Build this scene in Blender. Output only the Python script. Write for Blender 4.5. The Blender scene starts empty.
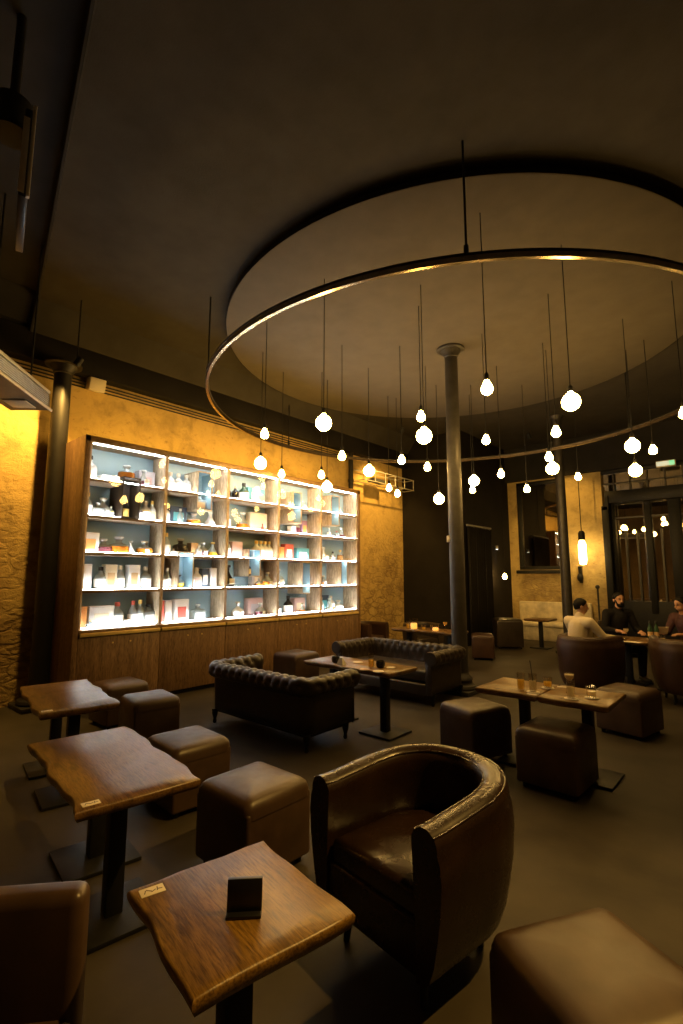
import bpy, bmesh, math, random
from mathutils import Vector, Matrix
random.seed(7)
sc = bpy.context.scene
COL = sc.collection
PI = math.pi

# ------------------------------------------------------------------ helpers
class MB:
    """collects shapes in a bmesh and links them as ONE mesh object"""
    def __init__(self): self.bm = bmesh.new()
    def box(self, c, s, bev=0.0, seg=2, rz=0.0, taper=None, rx=0.0, ry=0.0):
        r = bmesh.ops.create_cube(self.bm, size=1.0)
        vs = r['verts']
        for v in vs:
            k = 1.0
            if taper is not None and v.co.z < 0: k = taper
            v.co = Vector((v.co.x * s[0] * k, v.co.y * s[1] * k, v.co.z * s[2]))
        if bev > 0:
            es = list({e for v in vs for e in v.link_edges})
            r2 = bmesh.ops.bevel(self.bm, geom=vs + es, offset=bev, segments=seg, profile=0.5, affect='EDGES', clamp_overlap=True)
            vs = list({v for f in r2['faces'] for v in f.verts} | {v for v in vs if v.is_valid})
        m = Matrix.Translation(Vector(c)) @ Matrix.Rotation(rz, 4, 'Z') @ Matrix.Rotation(ry, 4, 'Y') @ Matrix.Rotation(rx, 4, 'X')
        bmesh.ops.transform(self.bm, matrix=m, verts=vs)
        return vs
    def loft(self, rings, close=True, cap=True):
        """rings: lists of points, same length"""
        R = [[self.bm.verts.new(p) for p in ring] for ring in rings]
        n = len(R[0])
        for a, b in zip(R[:-1], R[1:]):
            for i in range(n if close else n - 1):
                j = (i + 1) % n
                try: self.bm.faces.new((a[i], a[j], b[j], b[i]))
                except ValueError: pass
        if cap:
            for ring, rev in ((R[0], True), (R[-1], False)):
                try: self.bm.faces.new(list(reversed(ring)) if rev else ring)
                except ValueError: pass
        return R
    def cyl(self, p0, p1, r0, r1=None, n=12, cap=True):
        if r1 is None: r1 = r0
        p0, p1 = Vector(p0), Vector(p1)
        d = (p1 - p0).normalized()
        a = d.orthogonal().normalized(); b = d.cross(a)
        ring = lambda p, r: [p + (a * math.cos(2 * PI * i / n) + b * math.sin(2 * PI * i / n)) * r for i in range(n)]
        self.loft([ring(p0, r0), ring(p1, r1)], cap=cap)
    def lathe(self, prof, o=(0, 0, 0), n=16, cap=True):
        o = Vector(o)
        self.loft([[o + Vector((r * math.cos(2 * PI * i / n), r * math.sin(2 * PI * i / n), z)) for i in range(n)] for r, z in prof], cap=cap)
    def ball(self, c, r, n=12, m=8, rot=None):
        if not hasattr(r, '__len__'): r = (r, r, r)
        rings = []
        for k in range(m + 1):
            th = PI * (k + 0.02) / (m + 0.04)
            ring = []
            for i in range(n):
                p = Vector((r[0] * math.sin(th) * math.cos(2 * PI * i / n), r[1] * math.sin(th) * math.sin(2 * PI * i / n), -r[2] * math.cos(th)))
                if rot is not None: p = rot @ p
                ring.append(Vector(c) + p)
            rings.append(ring)
        self.loft(rings)
    def capsule(self, p0, p1, r0, r1, n=14):
        """tapered limb with round ends"""
        p0, p1 = Vector(p0), Vector(p1)
        d = (p1 - p0).normalized()
        a = d.orthogonal().normalized(); b = d.cross(a)
        rings = []
        def ring(p, r): rings.append([p + (a * math.cos(2 * PI * i / n) + b * math.sin(2 * PI * i / n)) * r for i in range(n)])
        for k in range(5):
            t = PI / 2 * (1 - k / 4) * 0.98
            ring(p0 - d * r0 * math.sin(t), r0 * math.cos(t))
        for k in range(5):
            t = PI / 2 * k / 4 * 0.98
            ring(p1 + d * r1 * math.sin(t), r1 * math.cos(t))
        self.loft(rings)
    def tube(self, pts, r, n=8, closed=False):
        pts = [Vector(p) for p in pts]
        N = len(pts); rings = []
        for i, p in enumerate(pts):
            if closed: d = pts[(i + 1) % N] - pts[i - 1]
            else: d = pts[min(i + 1, N - 1)] - pts[max(i - 1, 0)]
            d.normalize()
            up = Vector((0, 0, 1)) if abs(d.z) < 0.95 else Vector((1, 0, 0))
            a = d.cross(up).normalized(); b = a.cross(d)
            rings.append([p + (a * math.cos(2 * PI * k / n) + b * math.sin(2 * PI * k / n)) * r for k in range(n)])
        if closed: rings.append(rings[0])
        self.loft(rings, cap=not closed)
        if closed: bmesh.ops.remove_doubles(self.bm, verts=self.bm.verts, dist=1e-6)
    def prism(self, poly, z0, z1):
        self.loft([[Vector((x, y, z0)) for x, y in poly], [Vector((x, y, z1)) for x, y in poly]])
    def build(self, name, mat, parent=None, smooth=True, angle=40, loc=None, rz=0.0):
        bmesh.ops.recalc_face_normals(self.bm, faces=self.bm.faces)
        me = bpy.data.meshes.new(name)
        self.bm.to_mesh(me); self.bm.free()
        if smooth:
            me.shade_smooth(); me.set_sharp_from_angle(angle=math.radians(angle))
        if mat is not None: me.materials.append(mat)
        o = bpy.data.objects.new(name, me); COL.objects.link(o)
        if loc is not None: o.location = loc
        o.rotation_euler.z = rz
        if parent is not None: o.parent = parent
        return o

def tag(o, label=None, cat=None, group=None, kind=None):
    if label: o['label'] = label
    if cat: o['category'] = cat
    if group: o['group'] = group
    if kind: o['kind'] = kind
    return o
def empty(name, loc=(0, 0, 0), rz=0.0):
    o = bpy.data.objects.new(name, None); COL.objects.link(o)
    o.location = loc; o.rotation_euler.z = rz; o.empty_display_size = 0.1
    return o
def copy_tree(o, loc=None, rz=None):
    c = o.copy(); COL.objects.link(c)
    if loc is not None: c.location = loc
    if rz is not None: c.rotation_euler.z = rz
    for ch in list(o.children):
        d = ch.copy(); COL.objects.link(d); d.parent = c
        for g in list(ch.children):
            e = g.copy(); COL.objects.link(e); e.parent = d
    return c
def struct(o, label=None):
    o['kind'] = 'structure'
    if label: o['label'] = label
    return o

# ------------------------------------------------------------------ materials
def nodes(name):
    m = bpy.data.materials.new(name); m.use_nodes = True
    nt = m.node_tree
    return m, nt, nt.nodes['Principled BSDF']
def ramp(nt, src, stops):
    r = nt.nodes.new('ShaderNodeValToRGB')
    el = r.color_ramp.elements
    while len(el) < len(stops): el.new(0.5)
    for e, (p, c) in zip(el, stops):
        e.position = p; e.color = (*c, 1) if len(c) == 3 else c
    nt.links.new(src, r.inputs['Fac'])
    return r
def coords(nt, scale=(1, 1, 1), rot=(0, 0, 0)):
    tc = nt.nodes.new('ShaderNodeTexCoord'); mp = nt.nodes.new('ShaderNodeMapping')
    mp.inputs['Scale'].default_value = scale; mp.inputs['Rotation'].default_value = rot
    nt.links.new(tc.outputs['Object'], mp.inputs['Vector'])
    return mp.outputs['Vector']
def noise(nt, vec, scale, detail=4, rough=0.55, dist=0.0):
    n = nt.nodes.new('ShaderNodeTexNoise')
    n.inputs['Scale'].default_value = scale; n.inputs['Detail'].default_value = detail
    n.inputs['Roughness'].default_value = rough; n.inputs['Distortion'].default_value = dist
    nt.links.new(vec, n.inputs['Vector'])
    return n.outputs['Fac']
def bump(nt, b, h, strength=0.3, dist=0.02, prev=None):
    n = nt.nodes.new('ShaderNodeBump'); n.inputs['Strength'].default_value = strength; n.inputs['Distance'].default_value = dist
    nt.links.new(h, n.inputs['Height'])
    if prev is not None: nt.links.new(prev, n.inputs['Normal'])
    nt.links.new(n.outputs['Normal'], b.inputs['Normal'])
    return n.outputs['Normal']
def plain(name, col, rough=0.5, metal=0.0, var=0.25, scale=6.0, bmp=0.0, bscale=80.0, coat=0.0, spec=0.5):
    m, nt, b = nodes(name)
    v = coords(nt); f = noise(nt, v, scale)
    r = ramp(nt, f, [(0.3, tuple(c * (1 - var) for c in col)), (0.7, tuple(min(1, c * (1 + var)) for c in col))])
    nt.links.new(r.outputs['Color'], b.inputs['Base Color'])
    b.inputs['Roughness'].default_value = rough; b.inputs['Metallic'].default_value = metal
    b.inputs['Specular IOR Level'].default_value = spec; b.inputs['Coat Weight'].default_value = coat; b.inputs['Coat Roughness'].default_value = 0.2
    if bmp > 0: bump(nt, b, noise(nt, v, bscale), bmp, 0.004)
    return m
def leather(name, col, rough=0.38, crease=0.05):
    m, nt, b = nodes(name)
    v = coords(nt)
    r = ramp(nt, noise(nt, v, 5.0, 5), [(0.3, tuple(c * 0.7 for c in col)), (0.72, tuple(c * 1.3 for c in col))])
    nt.links.new(r.outputs['Color'], b.inputs['Base Color'])
    rr = ramp(nt, noise(nt, v, 9.0, 5), [(0.3, (rough - (0.06 if crease > 0 else 0.01),) * 3), (0.7, (rough + (0.08 if crease > 0 else 0.015),) * 3)])
    nt.links.new(rr.outputs['Color'], b.inputs['Roughness'])
    vo = nt.nodes.new('ShaderNodeTexVoronoi'); vo.inputs['Scale'].default_value = 220; nt.links.new(v, vo.inputs['Vector'])
    n1 = bump(nt, b, vo.outputs['Distance'], 0.06, 0.001) if crease > 0 else None
    if crease > 0: bump(nt, b, noise(nt, v, 6.0, 2), crease, 0.012, n1)
    return m
def wood(name, dark, light, axis='X', rough=0.45, freq=1.0, knots=True, bands=26.0):
    m, nt, b = nodes(name)
    s = {'X': (0.55, 6, 6), 'Y': (6, 0.55, 6), 'Z': (6, 6, 0.45)}[axis]
    v = coords(nt, tuple(k * freq for k in s))
    n1 = noise(nt, v, 2.2, 6, 0.6, 0.6)
    r = ramp(nt, n1, [(0.25, dark), (0.5, tuple((a + c) / 2 for a, c in zip(dark, light))), (0.78, light)])
    v2 = coords(nt, tuple(k * freq * 2.2 for k in s))
    n2 = noise(nt, v2, bands / 2.6, 4, 0.7)
    r2 = ramp(nt, n2, [(0.38, (0.35, 0.3, 0.26)), (0.56, (1, 1, 1))])
    mx = nt.nodes.new('ShaderNodeMix'); mx.data_type = 'RGBA'; mx.blend_type = 'MULTIPLY'; mx.inputs['Factor'].default_value = 0.92
    nt.links.new(r.outputs['Color'], mx.inputs['A']); nt.links.new(r2.outputs['Color'], mx.inputs['B'])
    out = mx.outputs['Result']
    if knots:
        vk = coords(nt, {'X': (1.2, 4.5, 4), 'Y': (4.5, 1.2, 4), 'Z': (4, 4, 1.2)}[axis])
        nk = noise(nt, vk, 1.7, 2, 0.5, 1.5)
        rk = ramp(nt, nk, [(0.30, (0.25, 0.2, 0.17)), (0.40, (1, 1, 1))])
        m2 = nt.nodes.new('ShaderNodeMix'); m2.data_type = 'RGBA'; m2.blend_type = 'MULTIPLY'; m2.inputs['Factor'].default_value = 0.8
        nt.links.new(out, m2.inputs['A']); nt.links.new(rk.outputs['Color'], m2.inputs['B']); out = m2.outputs['Result']
    nt.links.new(out, b.inputs['Base Color'])
    b.inputs['Roughness'].default_value = rough
    bump(nt, b, n2, 0.25, 0.003)
    return m
def emit(name, col, strength, base=(0.8, 0.8, 0.8)):
    m, nt, b = nodes(name)
    b.inputs['Base Color'].default_value = (*base, 1)
    b.inputs['Emission Color'].default_value = (*col, 1); b.inputs['Emission Strength'].default_value = strength
    return m
def glass(name, tint=(1, 1, 1), trans=0.75, rough=0.03):
    """thin clear glass: mostly see-through with a mirror-like sheen"""
    m, nt, b = nodes(name)
    out = nt.nodes['Material Output']
    tr = nt.nodes.new('ShaderNodeBsdfTransparent'); tr.inputs['Color'].default_value = (*tint, 1)
    gl = nt.nodes.new('ShaderNodeBsdfGlossy'); gl.inputs['Roughness'].default_value = rough
    fr = nt.nodes.new('ShaderNodeLayerWeight'); fr.inputs['Blend'].default_value = 0.5
    pw = nt.nodes.new('ShaderNodeMath'); pw.operation = 'POWER'; pw.inputs[1].default_value = 5.0
    nt.links.new(fr.outputs['Facing'], pw.inputs[0])
    ma = nt.nodes.new('ShaderNodeMath'); ma.operation = 'MULTIPLY_ADD'; ma.inputs[1].default_value = 0.9; ma.inputs[2].default_value = 1 - trans
    ma.use_clamp = True
    nt.links.new(pw.outputs['Value'], ma.inputs[0])
    mx = nt.nodes.new('ShaderNodeMixShader')
    nt.links.new(ma.outputs['Value'], mx.inputs['Fac']); nt.links.new(tr.outputs['BSDF'], mx.inputs[1]); nt.links.new(gl.outputs['BSDF'], mx.inputs[2])
    nt.links.new(mx.outputs['Shader'], out.inputs['Surface'])
    return m
def bottleglass(name, col, trans=0.45, rough=0.08, lucent=0.0):
    m, nt, b = nodes(name)
    out = nt.nodes['Material Output']
    b.inputs['Base Color'].default_value = (*col, 1); b.inputs['Roughness'].default_value = rough
    tr = nt.nodes.new('ShaderNodeBsdfTransparent'); tr.inputs['Color'].default_value = (*[0.4 + 0.6 * c for c in col], 1)
    mx = nt.nodes.new('ShaderNodeMixShader'); mx.inputs['Fac'].default_value = 1 - trans
    src = b.outputs['BSDF']
    if lucent > 0:
        tl = nt.nodes.new('ShaderNodeBsdfTranslucent'); tl.inputs['Color'].default_value = (*col, 1)
        ml = nt.nodes.new('ShaderNodeMixShader'); ml.inputs['Fac'].default_value = lucent
        nt.links.new(b.outputs['BSDF'], ml.inputs[1]); nt.links.new(tl.outputs['BSDF'], ml.inputs[2]); src = ml.outputs['Shader']
    nt.links.new(tr.outputs['BSDF'], mx.inputs[1]); nt.links.new(src, mx.inputs[2])
    nt.links.new(mx.outputs['Shader'], out.inputs['Surface'])
    return m
def stone(name, base, dark, mort, scale=5.0, patch=0.5):
    """lime-washed rubble wall: plaster with areas where flat stones and dark joints show"""
    m, nt, b = nodes(name)
    v = coords(nt); vs_ = coords(nt, (1, 1, 1.9))
    big = noise(nt, v, 0.8, 6, 0.65, 0.5)
    mid = noise(nt, v, 2.6, 9, 0.66, 0.5)
    fine = noise(nt, vs_, 9.0, 6, 0.7)
    nz = nt.nodes.new('ShaderNodeTexNoise'); nz.inputs['Scale'].default_value = 3.2; nz.inputs['Detail'].default_value = 4; nt.links.new(vs_, nz.inputs['Vector'])
    vw = nt.nodes.new('ShaderNodeMix'); vw.data_type = 'RGBA'; vw.inputs['Factor'].default_value = 0.30
    nt.links.new(vs_, vw.inputs['A']); nt.links.new(nz.outputs['Color'], vw.inputs['B'])
    vo = nt.nodes.new('ShaderNodeTexVoronoi'); vo.feature = 'DISTANCE_TO_EDGE'; vo.inputs['Scale'].default_value = scale
    nt.links.new(vw.outputs['Result'], vo.inputs['Vector'])
    joint = ramp(nt, vo.outputs['Distance'], [(0.0, (0, 0, 0)), (0.13, (1, 1, 1))])
    sx_ = nt.nodes.new('ShaderNodeSeparateXYZ'); tc_ = nt.nodes.new('ShaderNodeTexCoord'); nt.links.new(tc_.outputs['Object'], sx_.inputs['Vector'])
    mz = nt.nodes.new('ShaderNodeMath'); mz.operation = 'MULTIPLY_ADD'; mz.inputs[1].default_value = 0.085; nt.links.new(sx_.outputs['Z'], mz.inputs[0]); nt.links.new(big, mz.inputs[2])
    pm = ramp(nt, mz.outputs['Value'], [(patch - 0.10, (0, 0, 0)), (patch + 0.10, (1, 1, 1))])     # 1 = plaster
    stonecol = ramp(nt, mid, [(0.30, dark), (0.62, base)])
    mj = nt.nodes.new('ShaderNodeMix'); mj.data_type = 'RGBA'
    nt.links.new(joint.outputs['Color'], mj.inputs['Factor']); mj.inputs['A'].default_value = (*mort, 1); nt.links.new(stonecol.outputs['Color'], mj.inputs['B'])
    plas = ramp(nt, mid, [(0.28, tuple(c * 0.60 for c in base)), (0.5, base), (0.75, tuple(min(1, c * 1.15) for c in base))])
    mp = nt.nodes.new('ShaderNodeMix'); mp.data_type = 'RGBA'
    nt.links.new(pm.outputs['Color'], mp.inputs['Factor']); nt.links.new(mj.outputs['Result'], mp.inputs['A']); nt.links.new(plas.outputs['Color'], mp.inputs['B'])
    pit = ramp(nt, fine, [(0.30, (0.5, 0.45, 0.4)), (0.42, (1, 1, 1))])
    mq = nt.nodes.new('ShaderNodeMix'); mq.data_type = 'RGBA'; mq.blend_type = 'MULTIPLY'; mq.inputs['Factor'].default_value = 0.7
    nt.links.new(mp.outputs['Result'], mq.inputs['A']); nt.links.new(pit.outputs['Color'], mq.inputs['B'])
    nt.links.new(mq.outputs['Result'], b.inputs['Base Color'])
    b.inputs['Roughness'].default_value = 0.9
    mh = nt.nodes.new('ShaderNodeMath'); mh.operation = 'MAXIMUM'
    nt.links.new(joint.outputs['Color'], mh.inputs[0]); nt.links.new(pm.outputs['Color'], mh.inputs[1])
    n1 = bump(nt, b, mh.outputs['Value'], 0.4, 0.025)
    n2 = bump(nt, b, mid, 0.6, 0.05, n1)
    bump(nt, b, fine, 0.5, 0.02, n2)
    return m

M = {}
M['floor'] = plain('dark_concrete', (0.045, 0.037, 0.026), 0.55, var=0.40, scale=1.3, bmp=0.15, bscale=30, spec=0.16)
M['panel'] = plain('panel_plaster', (0.096, 0.080, 0.058), 0.9, var=0.10, scale=3, bmp=0.4, bscale=60)
M['ceiling'] = plain('ceiling_plaster', (0.047, 0.042, 0.034), 0.9, var=0.12, scale=3, bmp=0.4, bscale=60, spec=0.08)  # toned darker than the panel plaster to carry the dimmer light around it
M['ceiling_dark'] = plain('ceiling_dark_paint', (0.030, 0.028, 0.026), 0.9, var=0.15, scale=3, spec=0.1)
M['black_paint'] = plain('black_wall_paint', (0.014, 0.012, 0.011), 0.75, var=0.2, scale=2, spec=0.12)
M['brown_wall'] = plain('brown_plaster', (0.16, 0.11, 0.06), 0.85, var=0.3, scale=1.5)
M['stone'] = stone('lime_washed_rubble', (0.54, 0.375, 0.13), (0.26, 0.16, 0.055), (0.24, 0.15, 0.05), 4.6, 0.66)
M['stone_end'] = stone('end_wall_rubble', (0.50, 0.37, 0.15), (0.20, 0.13, 0.05), (0.30, 0.21, 0.10), 4.5, 0.60)
M['iron'] = plain('cast_iron_paint', (0.05, 0.046, 0.042), 0.45, 0.3, 0.2, 8, 0.1, 40)
M['iron_dark'] = plain('dark_iron_paint', (0.018, 0.016, 0.015), 0.5, 0.3, 0.2, 8)
M['iron_black'] = plain('black_steel', (0.010, 0.010, 0.010), 0.5, 0.0, 0.2, 20, spec=0.25)
M['ring'] = plain('bronzed_steel', (0.50, 0.40, 0.28), 0.22, 1.0, 0.25, 14)
M['ring_dark'] = plain('bronzed_steel_side', (0.03, 0.026, 0.02), 0.5, 0.4, 0.25, 14)
M['wood_table'] = wood('oak_table_top', (0.085, 0.042, 0.013), (0.32, 0.18, 0.058), 'X', 0.31)
M['wood_table_y'] = wood('oak_table_top_small', (0.085, 0.043, 0.010), (0.42, 0.24, 0.05), 'X', 0.34)
M['walnut'] = wood('walnut_panel', (0.12, 0.066, 0.030), (0.33, 0.195, 0.095), 'Z', 0.5, 1.3, False)
M['walnut_dark'] = wood('dark_walnut', (0.02, 0.011, 0.005), (0.06, 0.032, 0.014), 'Z', 0.5, 1.0, False)
M['walnut_edge'] = wood('walnut_edge', (0.20, 0.115, 0.045), (0.36, 0.22, 0.09), 'Y', 0.5, 1.0, False)
M['case_in'] = wood('pale_oak_lining', (0.52, 0.39, 0.24), (0.82, 0.65, 0.44), 'Z', 0.55, 1.0, False)
M['case_back'] = plain('blue_grey_back', (0.30, 0.43, 0.49), 0.6, var=0.1, scale=2)
M['ledge'] = plain('brass_ledge', (0.75, 0.55, 0.20), 0.4, 0.3, 0.15, 10)
M['leather'] = leather('brown_leather', (0.060, 0.034, 0.019), 0.40)
M['leather_tub'] = leather('dark_polished_leather', (0.022, 0.011, 0.006), 0.27, 0.0)
M['leather_sofa'] = leather('black_brown_leather', (0.028, 0.020, 0.013), 0.33)
M['leather_red'] = leather('chestnut_leather', (0.040, 0.018, 0.010), 0.45)
M['cream'] = leather('cream_upholstery', (0.62, 0.54, 0.38), 0.6)
M['paper'] = plain('white_paper', (0.75, 0.68, 0.55), 0.7, var=0.05)
M['ink'] = plain('brown_ink', (0.12, 0.08, 0.06), 0.7, var=0.1)
M['black_plastic'] = plain('black_plastic', (0.012, 0.012, 0.013), 0.35, var=0.1)
M['white_plastic'] = plain('white_plastic', (0.62, 0.55, 0.42), 0.5, var=0.05)
M['grey_metal'] = plain('grey_metal', (0.30, 0.30, 0.29), 0.4, 0.7, 0.15, 12)
M['steel_case'] = plain('dark_unit_casing', (0.10, 0.10, 0.10), 0.45, 0.5, 0.15, 12)
M['pale_metal'] = plain('pale_metal', (0.72, 0.70, 0.64), 0.4, 0.5, 0.1, 12)
M['pane'] = glass('cabinet_pane', trans=0.985, rough=0.02)
M['glass'] = glass('drinking_glass', (0.98, 0.96, 0.92), 0.86, 0.05)
WARM = (1.0, 0.56, 0.12)
M['bulb'] = emit('bulb_glow', (1.0, 0.58, 0.15), 95.0)
M['led'] = emit('led_strip_glow', (0.88, 0.97, 1.0), 52.0)
M['led_warm'] = emit('warm_led_glow', (1.0, 0.55, 0.08), 30.0)
M['tube'] = emit('filament_tube_glow', (1.0, 0.66, 0.22), 24.0)
M['candle'] = emit('candle_glow', (1.0, 0.42, 0.06), 1.6)
M['flame'] = emit('candle_flame', (1.0, 0.6, 0.2), 14.0)
M['exit_w'] = emit('exit_panel_glow', (0.75, 0.85, 0.6), 0.6)
M['exit_g'] = emit('exit_green_glow', (0.05, 0.8, 0.35), 0.9)
M['b_clear'] = bottleglass('clear_bottle_glass', (0.62, 0.70, 0.72), 0.55)
M['b_pale'] = bottleglass('frosted_bottle_glass', (0.80, 0.84, 0.84), 0.2, 0.25)
M['b_amber'] = bottleglass('amber_spirit', (0.50, 0.17, 0.02), 0.2)
M['b_dark'] = bottleglass('dark_bottle_glass', (0.015, 0.014, 0.012), 0.05)
M['b_green'] = bottleglass('green_bottle_glass', (0.04, 0.09, 0.05), 0.1)
M['b_plum'] = bottleglass('plum_spirit', (0.13, 0.04, 0.05), 0.15)
M['b_yellow'] = bottleglass('yellow_spirit', (0.70, 0.50, 0.06), 0.2)
M['d_yellow'] = bottleglass('yellow_drink', (0.95, 0.72, 0.14), 0.15, 0.1, 0.55)
M['d_pale'] = bottleglass('pale_drink', (0.92, 0.84, 0.62), 0.3, 0.1, 0.55)
for n, c in dict(white=(0.82, 0.80, 0.76), cream=(0.75, 0.66, 0.48), lilac=(0.45, 0.42, 0.46), teal=(0.10, 0.36, 0.42), navy=(0.03, 0.05, 0.08), red=(0.55, 0.10, 0.07),
                 orange=(0.62, 0.26, 0.07), pink=(0.55, 0.38, 0.36), tan=(0.55, 0.36, 0.18), grey=(0.36, 0.32, 0.29), purple=(0.22, 0.12, 0.20), black=(0.012, 0.012, 0.012), gold=(0.70, 0.46, 0.12), darkred=(0.2, 0.04, 0.03)).items():
    M['c_' + n] = plain(n + '_card', c, 0.55, var=0.08)

# mirror-like dark window glass
def darkglass(name, refl):
    m, nt, b = nodes(name)
    out = nt.nodes['Material Output']
    tr = nt.nodes.new('ShaderNodeBsdfTransparent'); tr.inputs['Color'].default_value = (0.75, 0.72, 0.66, 1)
    gl = nt.nodes.new('ShaderNodeBsdfGlossy'); gl.inputs['Roughness'].default_value = 0.015; gl.inputs['Color'].default_value = (1, 0.95, 0.85, 1)
    mx = nt.nodes.new('ShaderNodeMixShader'); mx.inputs['Fac'].default_value = refl
    nt.links.new(tr.outputs['BSDF'], mx.inputs[1]); nt.links.new(gl.outputs['BSDF'], mx.inputs[2]); nt.links.new(mx.outputs['Shader'], out.inputs['Surface'])
    return m
M['window_glass'] = darkglass('night_window_glass', 0.30)
M['door_glass'] = darkglass('night_door_glass', 0.42)

# ------------------------------------------------------------------ the room
WX, EY = -7.85, 14.4            # long wall with the bottle case; end wall
XR, YB = 4.2, -3.0
b = MB(); b.box(((WX + XR) / 2, (EY + 4 + YB) / 2, -0.1), (XR - WX + 0.6, EY + 4 - YB + 0.6, 0.2)); struct(b.build('floor', M['floor'], smooth=False), 'dark polished concrete floor')
# the long stone wall, then the black painted stretch
b = MB(); b.box((WX - 0.15, (YB + 11.5) / 2, 2.9), (0.3, 11.5 - YB, 5.9)); struct(b.build('wall_left', M['stone'], smooth=False), 'lime-washed rubble wall behind the bottle case')
b = MB(); b.box(((WX - 6.0) / 2, (11.5 + EY) / 2, 2.9), (-6.0 - WX, EY - 11.5, 5.9)); struct(b.build('wall_black', M['black_paint'], smooth=False), 'black painted wall beyond the stone')
b = MB(); b.box((XR + 0.15, (YB + EY + 4) / 2, 2.9), (0.3, EY + 4 - YB, 5.9)); struct(b.build('wall_right', M['brown_wall'], smooth=False))
b = MB(); b.box(((WX + XR) / 2, YB - 0.15, 2.9), (XR - WX, 0.3, 5.9)); struct(b.build('wall_back', M['brown_wall'], smooth=False))
b = MB(); b.box(((WX + XR) / 2, EY + 4.15, 2.9), (XR - WX, 0.3, 5.9)); struct(b.build('wall_beyond', M['brown_wall'], smooth=False))

# end wall: stone with one window, pier, then the glazed steel partition
WIN = (-5.74, -4.45, 1.91, 4.48)
PX = -3.42
b = MB()
T = 0.45; yc = EY + T / 2
def wbox(x0, x1, z0, z1): b.box(((x0 + x1) / 2, yc, (z0 + z1) / 2), (x1 - x0, T, z1 - z0))
wbox(-6.01, WIN[0], 0, 4.53); wbox(WIN[1], PX, 0, 4.53); wbox(WIN[0], WIN[1], 0, WIN[2]); wbox(WIN[0], WIN[1], WIN[3], 4.53)
struct(b.build('wall_end', M['stone_end'], smooth=False), 'pale stone end wall with the night window')
b = MB(); b.box(((-6.0 + XR) / 2, EY + 0.1, 5.04), (XR + 6.0, 0.5, 1.04)); struct(b.build('beam_end', M['ceiling_dark'], smooth=False), 'dark beam over the end wall')
# window
w = empty('window_1', ((WIN[0] + WIN[1]) / 2, EY + 0.1, WIN[2])); struct(w, 'tall black framed night window in the end wall')
ww, wh = WIN[1] - WIN[0], WIN[3] - WIN[2]
f = MB()
for sx in (-1, 1): f.box((sx * (ww / 2 - 0.05), 0, wh / 2), (0.1, 0.14, wh), 0.01)
f.box((0, 0, 0.05), (ww, 0.16, 0.1), 0.01); f.box((0, 0, wh - 0.05), (ww, 0.14, 0.1), 0.01)
f.build('window_frame', M['iron_black'], w)
f = MB(); f.box((0, 0.02, wh / 2), (ww - 0.15, 0.012, wh - 0.15)); f.build('pane', M['window_glass'], w, smooth=False)
f = MB(); f.box((0, -0.12, -0.06), (ww + 0.12, 0.2, 0.1), 0.02); f.build('window_sill', M['iron_black'], w)
# glazed partition
d = empty('door_1', (PX, EY + 0.12, 0)); struct(d, 'black steel glazed door wall at the far right')
f = MB()
L = XR - PX
f.box((0.085, -0.14, 1.78), (0.17, 0.28, 3.56), 0.02)                     # jamb
f.loft([[Vector((x, y, z)) for (x, z) in ((0.0, 3.45), (0.17, 3.45), (0.17, 3.82), (0.15, 3.82))] for y in (-0.28, 0.0)])  # clipped corner
f.box((L / 2 + 0.08, -0.12, 3.78), (L, 0.24, 0.32), 0.02)                # transom
f.box((L / 2, 0, 4.5), (L, 0.2, 0.12), 0.01)
f.box((L / 2, 0, 0.55), (L, 0.12, 1.1), 0.01)                            # lower panel
for x, wd in ((0.215, 0.075), (1.01, 0.15), (1.58, 0.26), (2.7, 0.2), (3.8, 0.2), (4.9, 0.2), (6.0, 0.2)):
    f.box((x, 0, 2.3), (wd, 0.16, 3.0), 0.01)
f.build('door_frame', M['iron_black'], d)
f = MB()
for x in (0.48, 0.74, 1.27): f.box((x, -0.02, 1.9), (0.045, 0.06, 2.0))
for k in range(19):
    f.box((0.28 + k * 0.385, -0.02, 4.2), (0.032, 0.05, 0.7))
f.box((L / 2, -0.02, 4.17), (L, 0.05, 0.035))
f.box((1.3, -0.02, 3.24), (2.2, 0.05, 0.045))
f.build('glazing_bar', M['iron'], d, smooth=False)
f = MB(); f.box((L / 2, 0.03, 2.4), (L, 0.012, 4.3)); f.build('pane', M['door_glass'], d, smooth=False)

# ceiling: plaster slab, dark bay on the left, lowered disc
CZ = 5.53
S0, S1 = Vector((-3.0, 1.0)), Vector((-7.36, 2.02))          # the edge between the two
S2 = Vector((-7.64, 2.04))                                    # where the sloped strip meets the wall beam
dirS = (S1 - S0).normalized()
e0 = S0 - dirS * ((XR - S0.x) / -dirS.x)
def slab(name, rows, mat, label):
    b = MB(); b.loft([[Vector(p) for p in r] for r in rows], close=False, cap=False)
    o = b.build(name, mat, smooth=False); m = o.modifiers.new('Solidify', 'SOLIDIFY'); m.thickness = 0.12; m.offset = 1.0
    struct(o, label)
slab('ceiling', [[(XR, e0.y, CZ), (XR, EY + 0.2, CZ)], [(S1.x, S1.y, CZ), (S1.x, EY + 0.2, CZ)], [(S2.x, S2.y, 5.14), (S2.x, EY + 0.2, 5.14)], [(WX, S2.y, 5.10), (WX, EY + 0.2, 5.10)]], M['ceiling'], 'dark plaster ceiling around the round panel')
slab('ceiling_bay', [[(XR, YB, CZ + 0.08), (XR, e0.y, CZ + 0.08)], [(S1.x, YB, CZ + 0.08), (S1.x, S1.y, CZ + 0.08)], [(S2.x, YB, 5.24), (S2.x, S2.y, 5.24)], [(WX, YB, 5.2), (WX, S2.y, 5.2)]], M['ceiling_dark'], 'darker ceiling bay over the camera')
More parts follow.
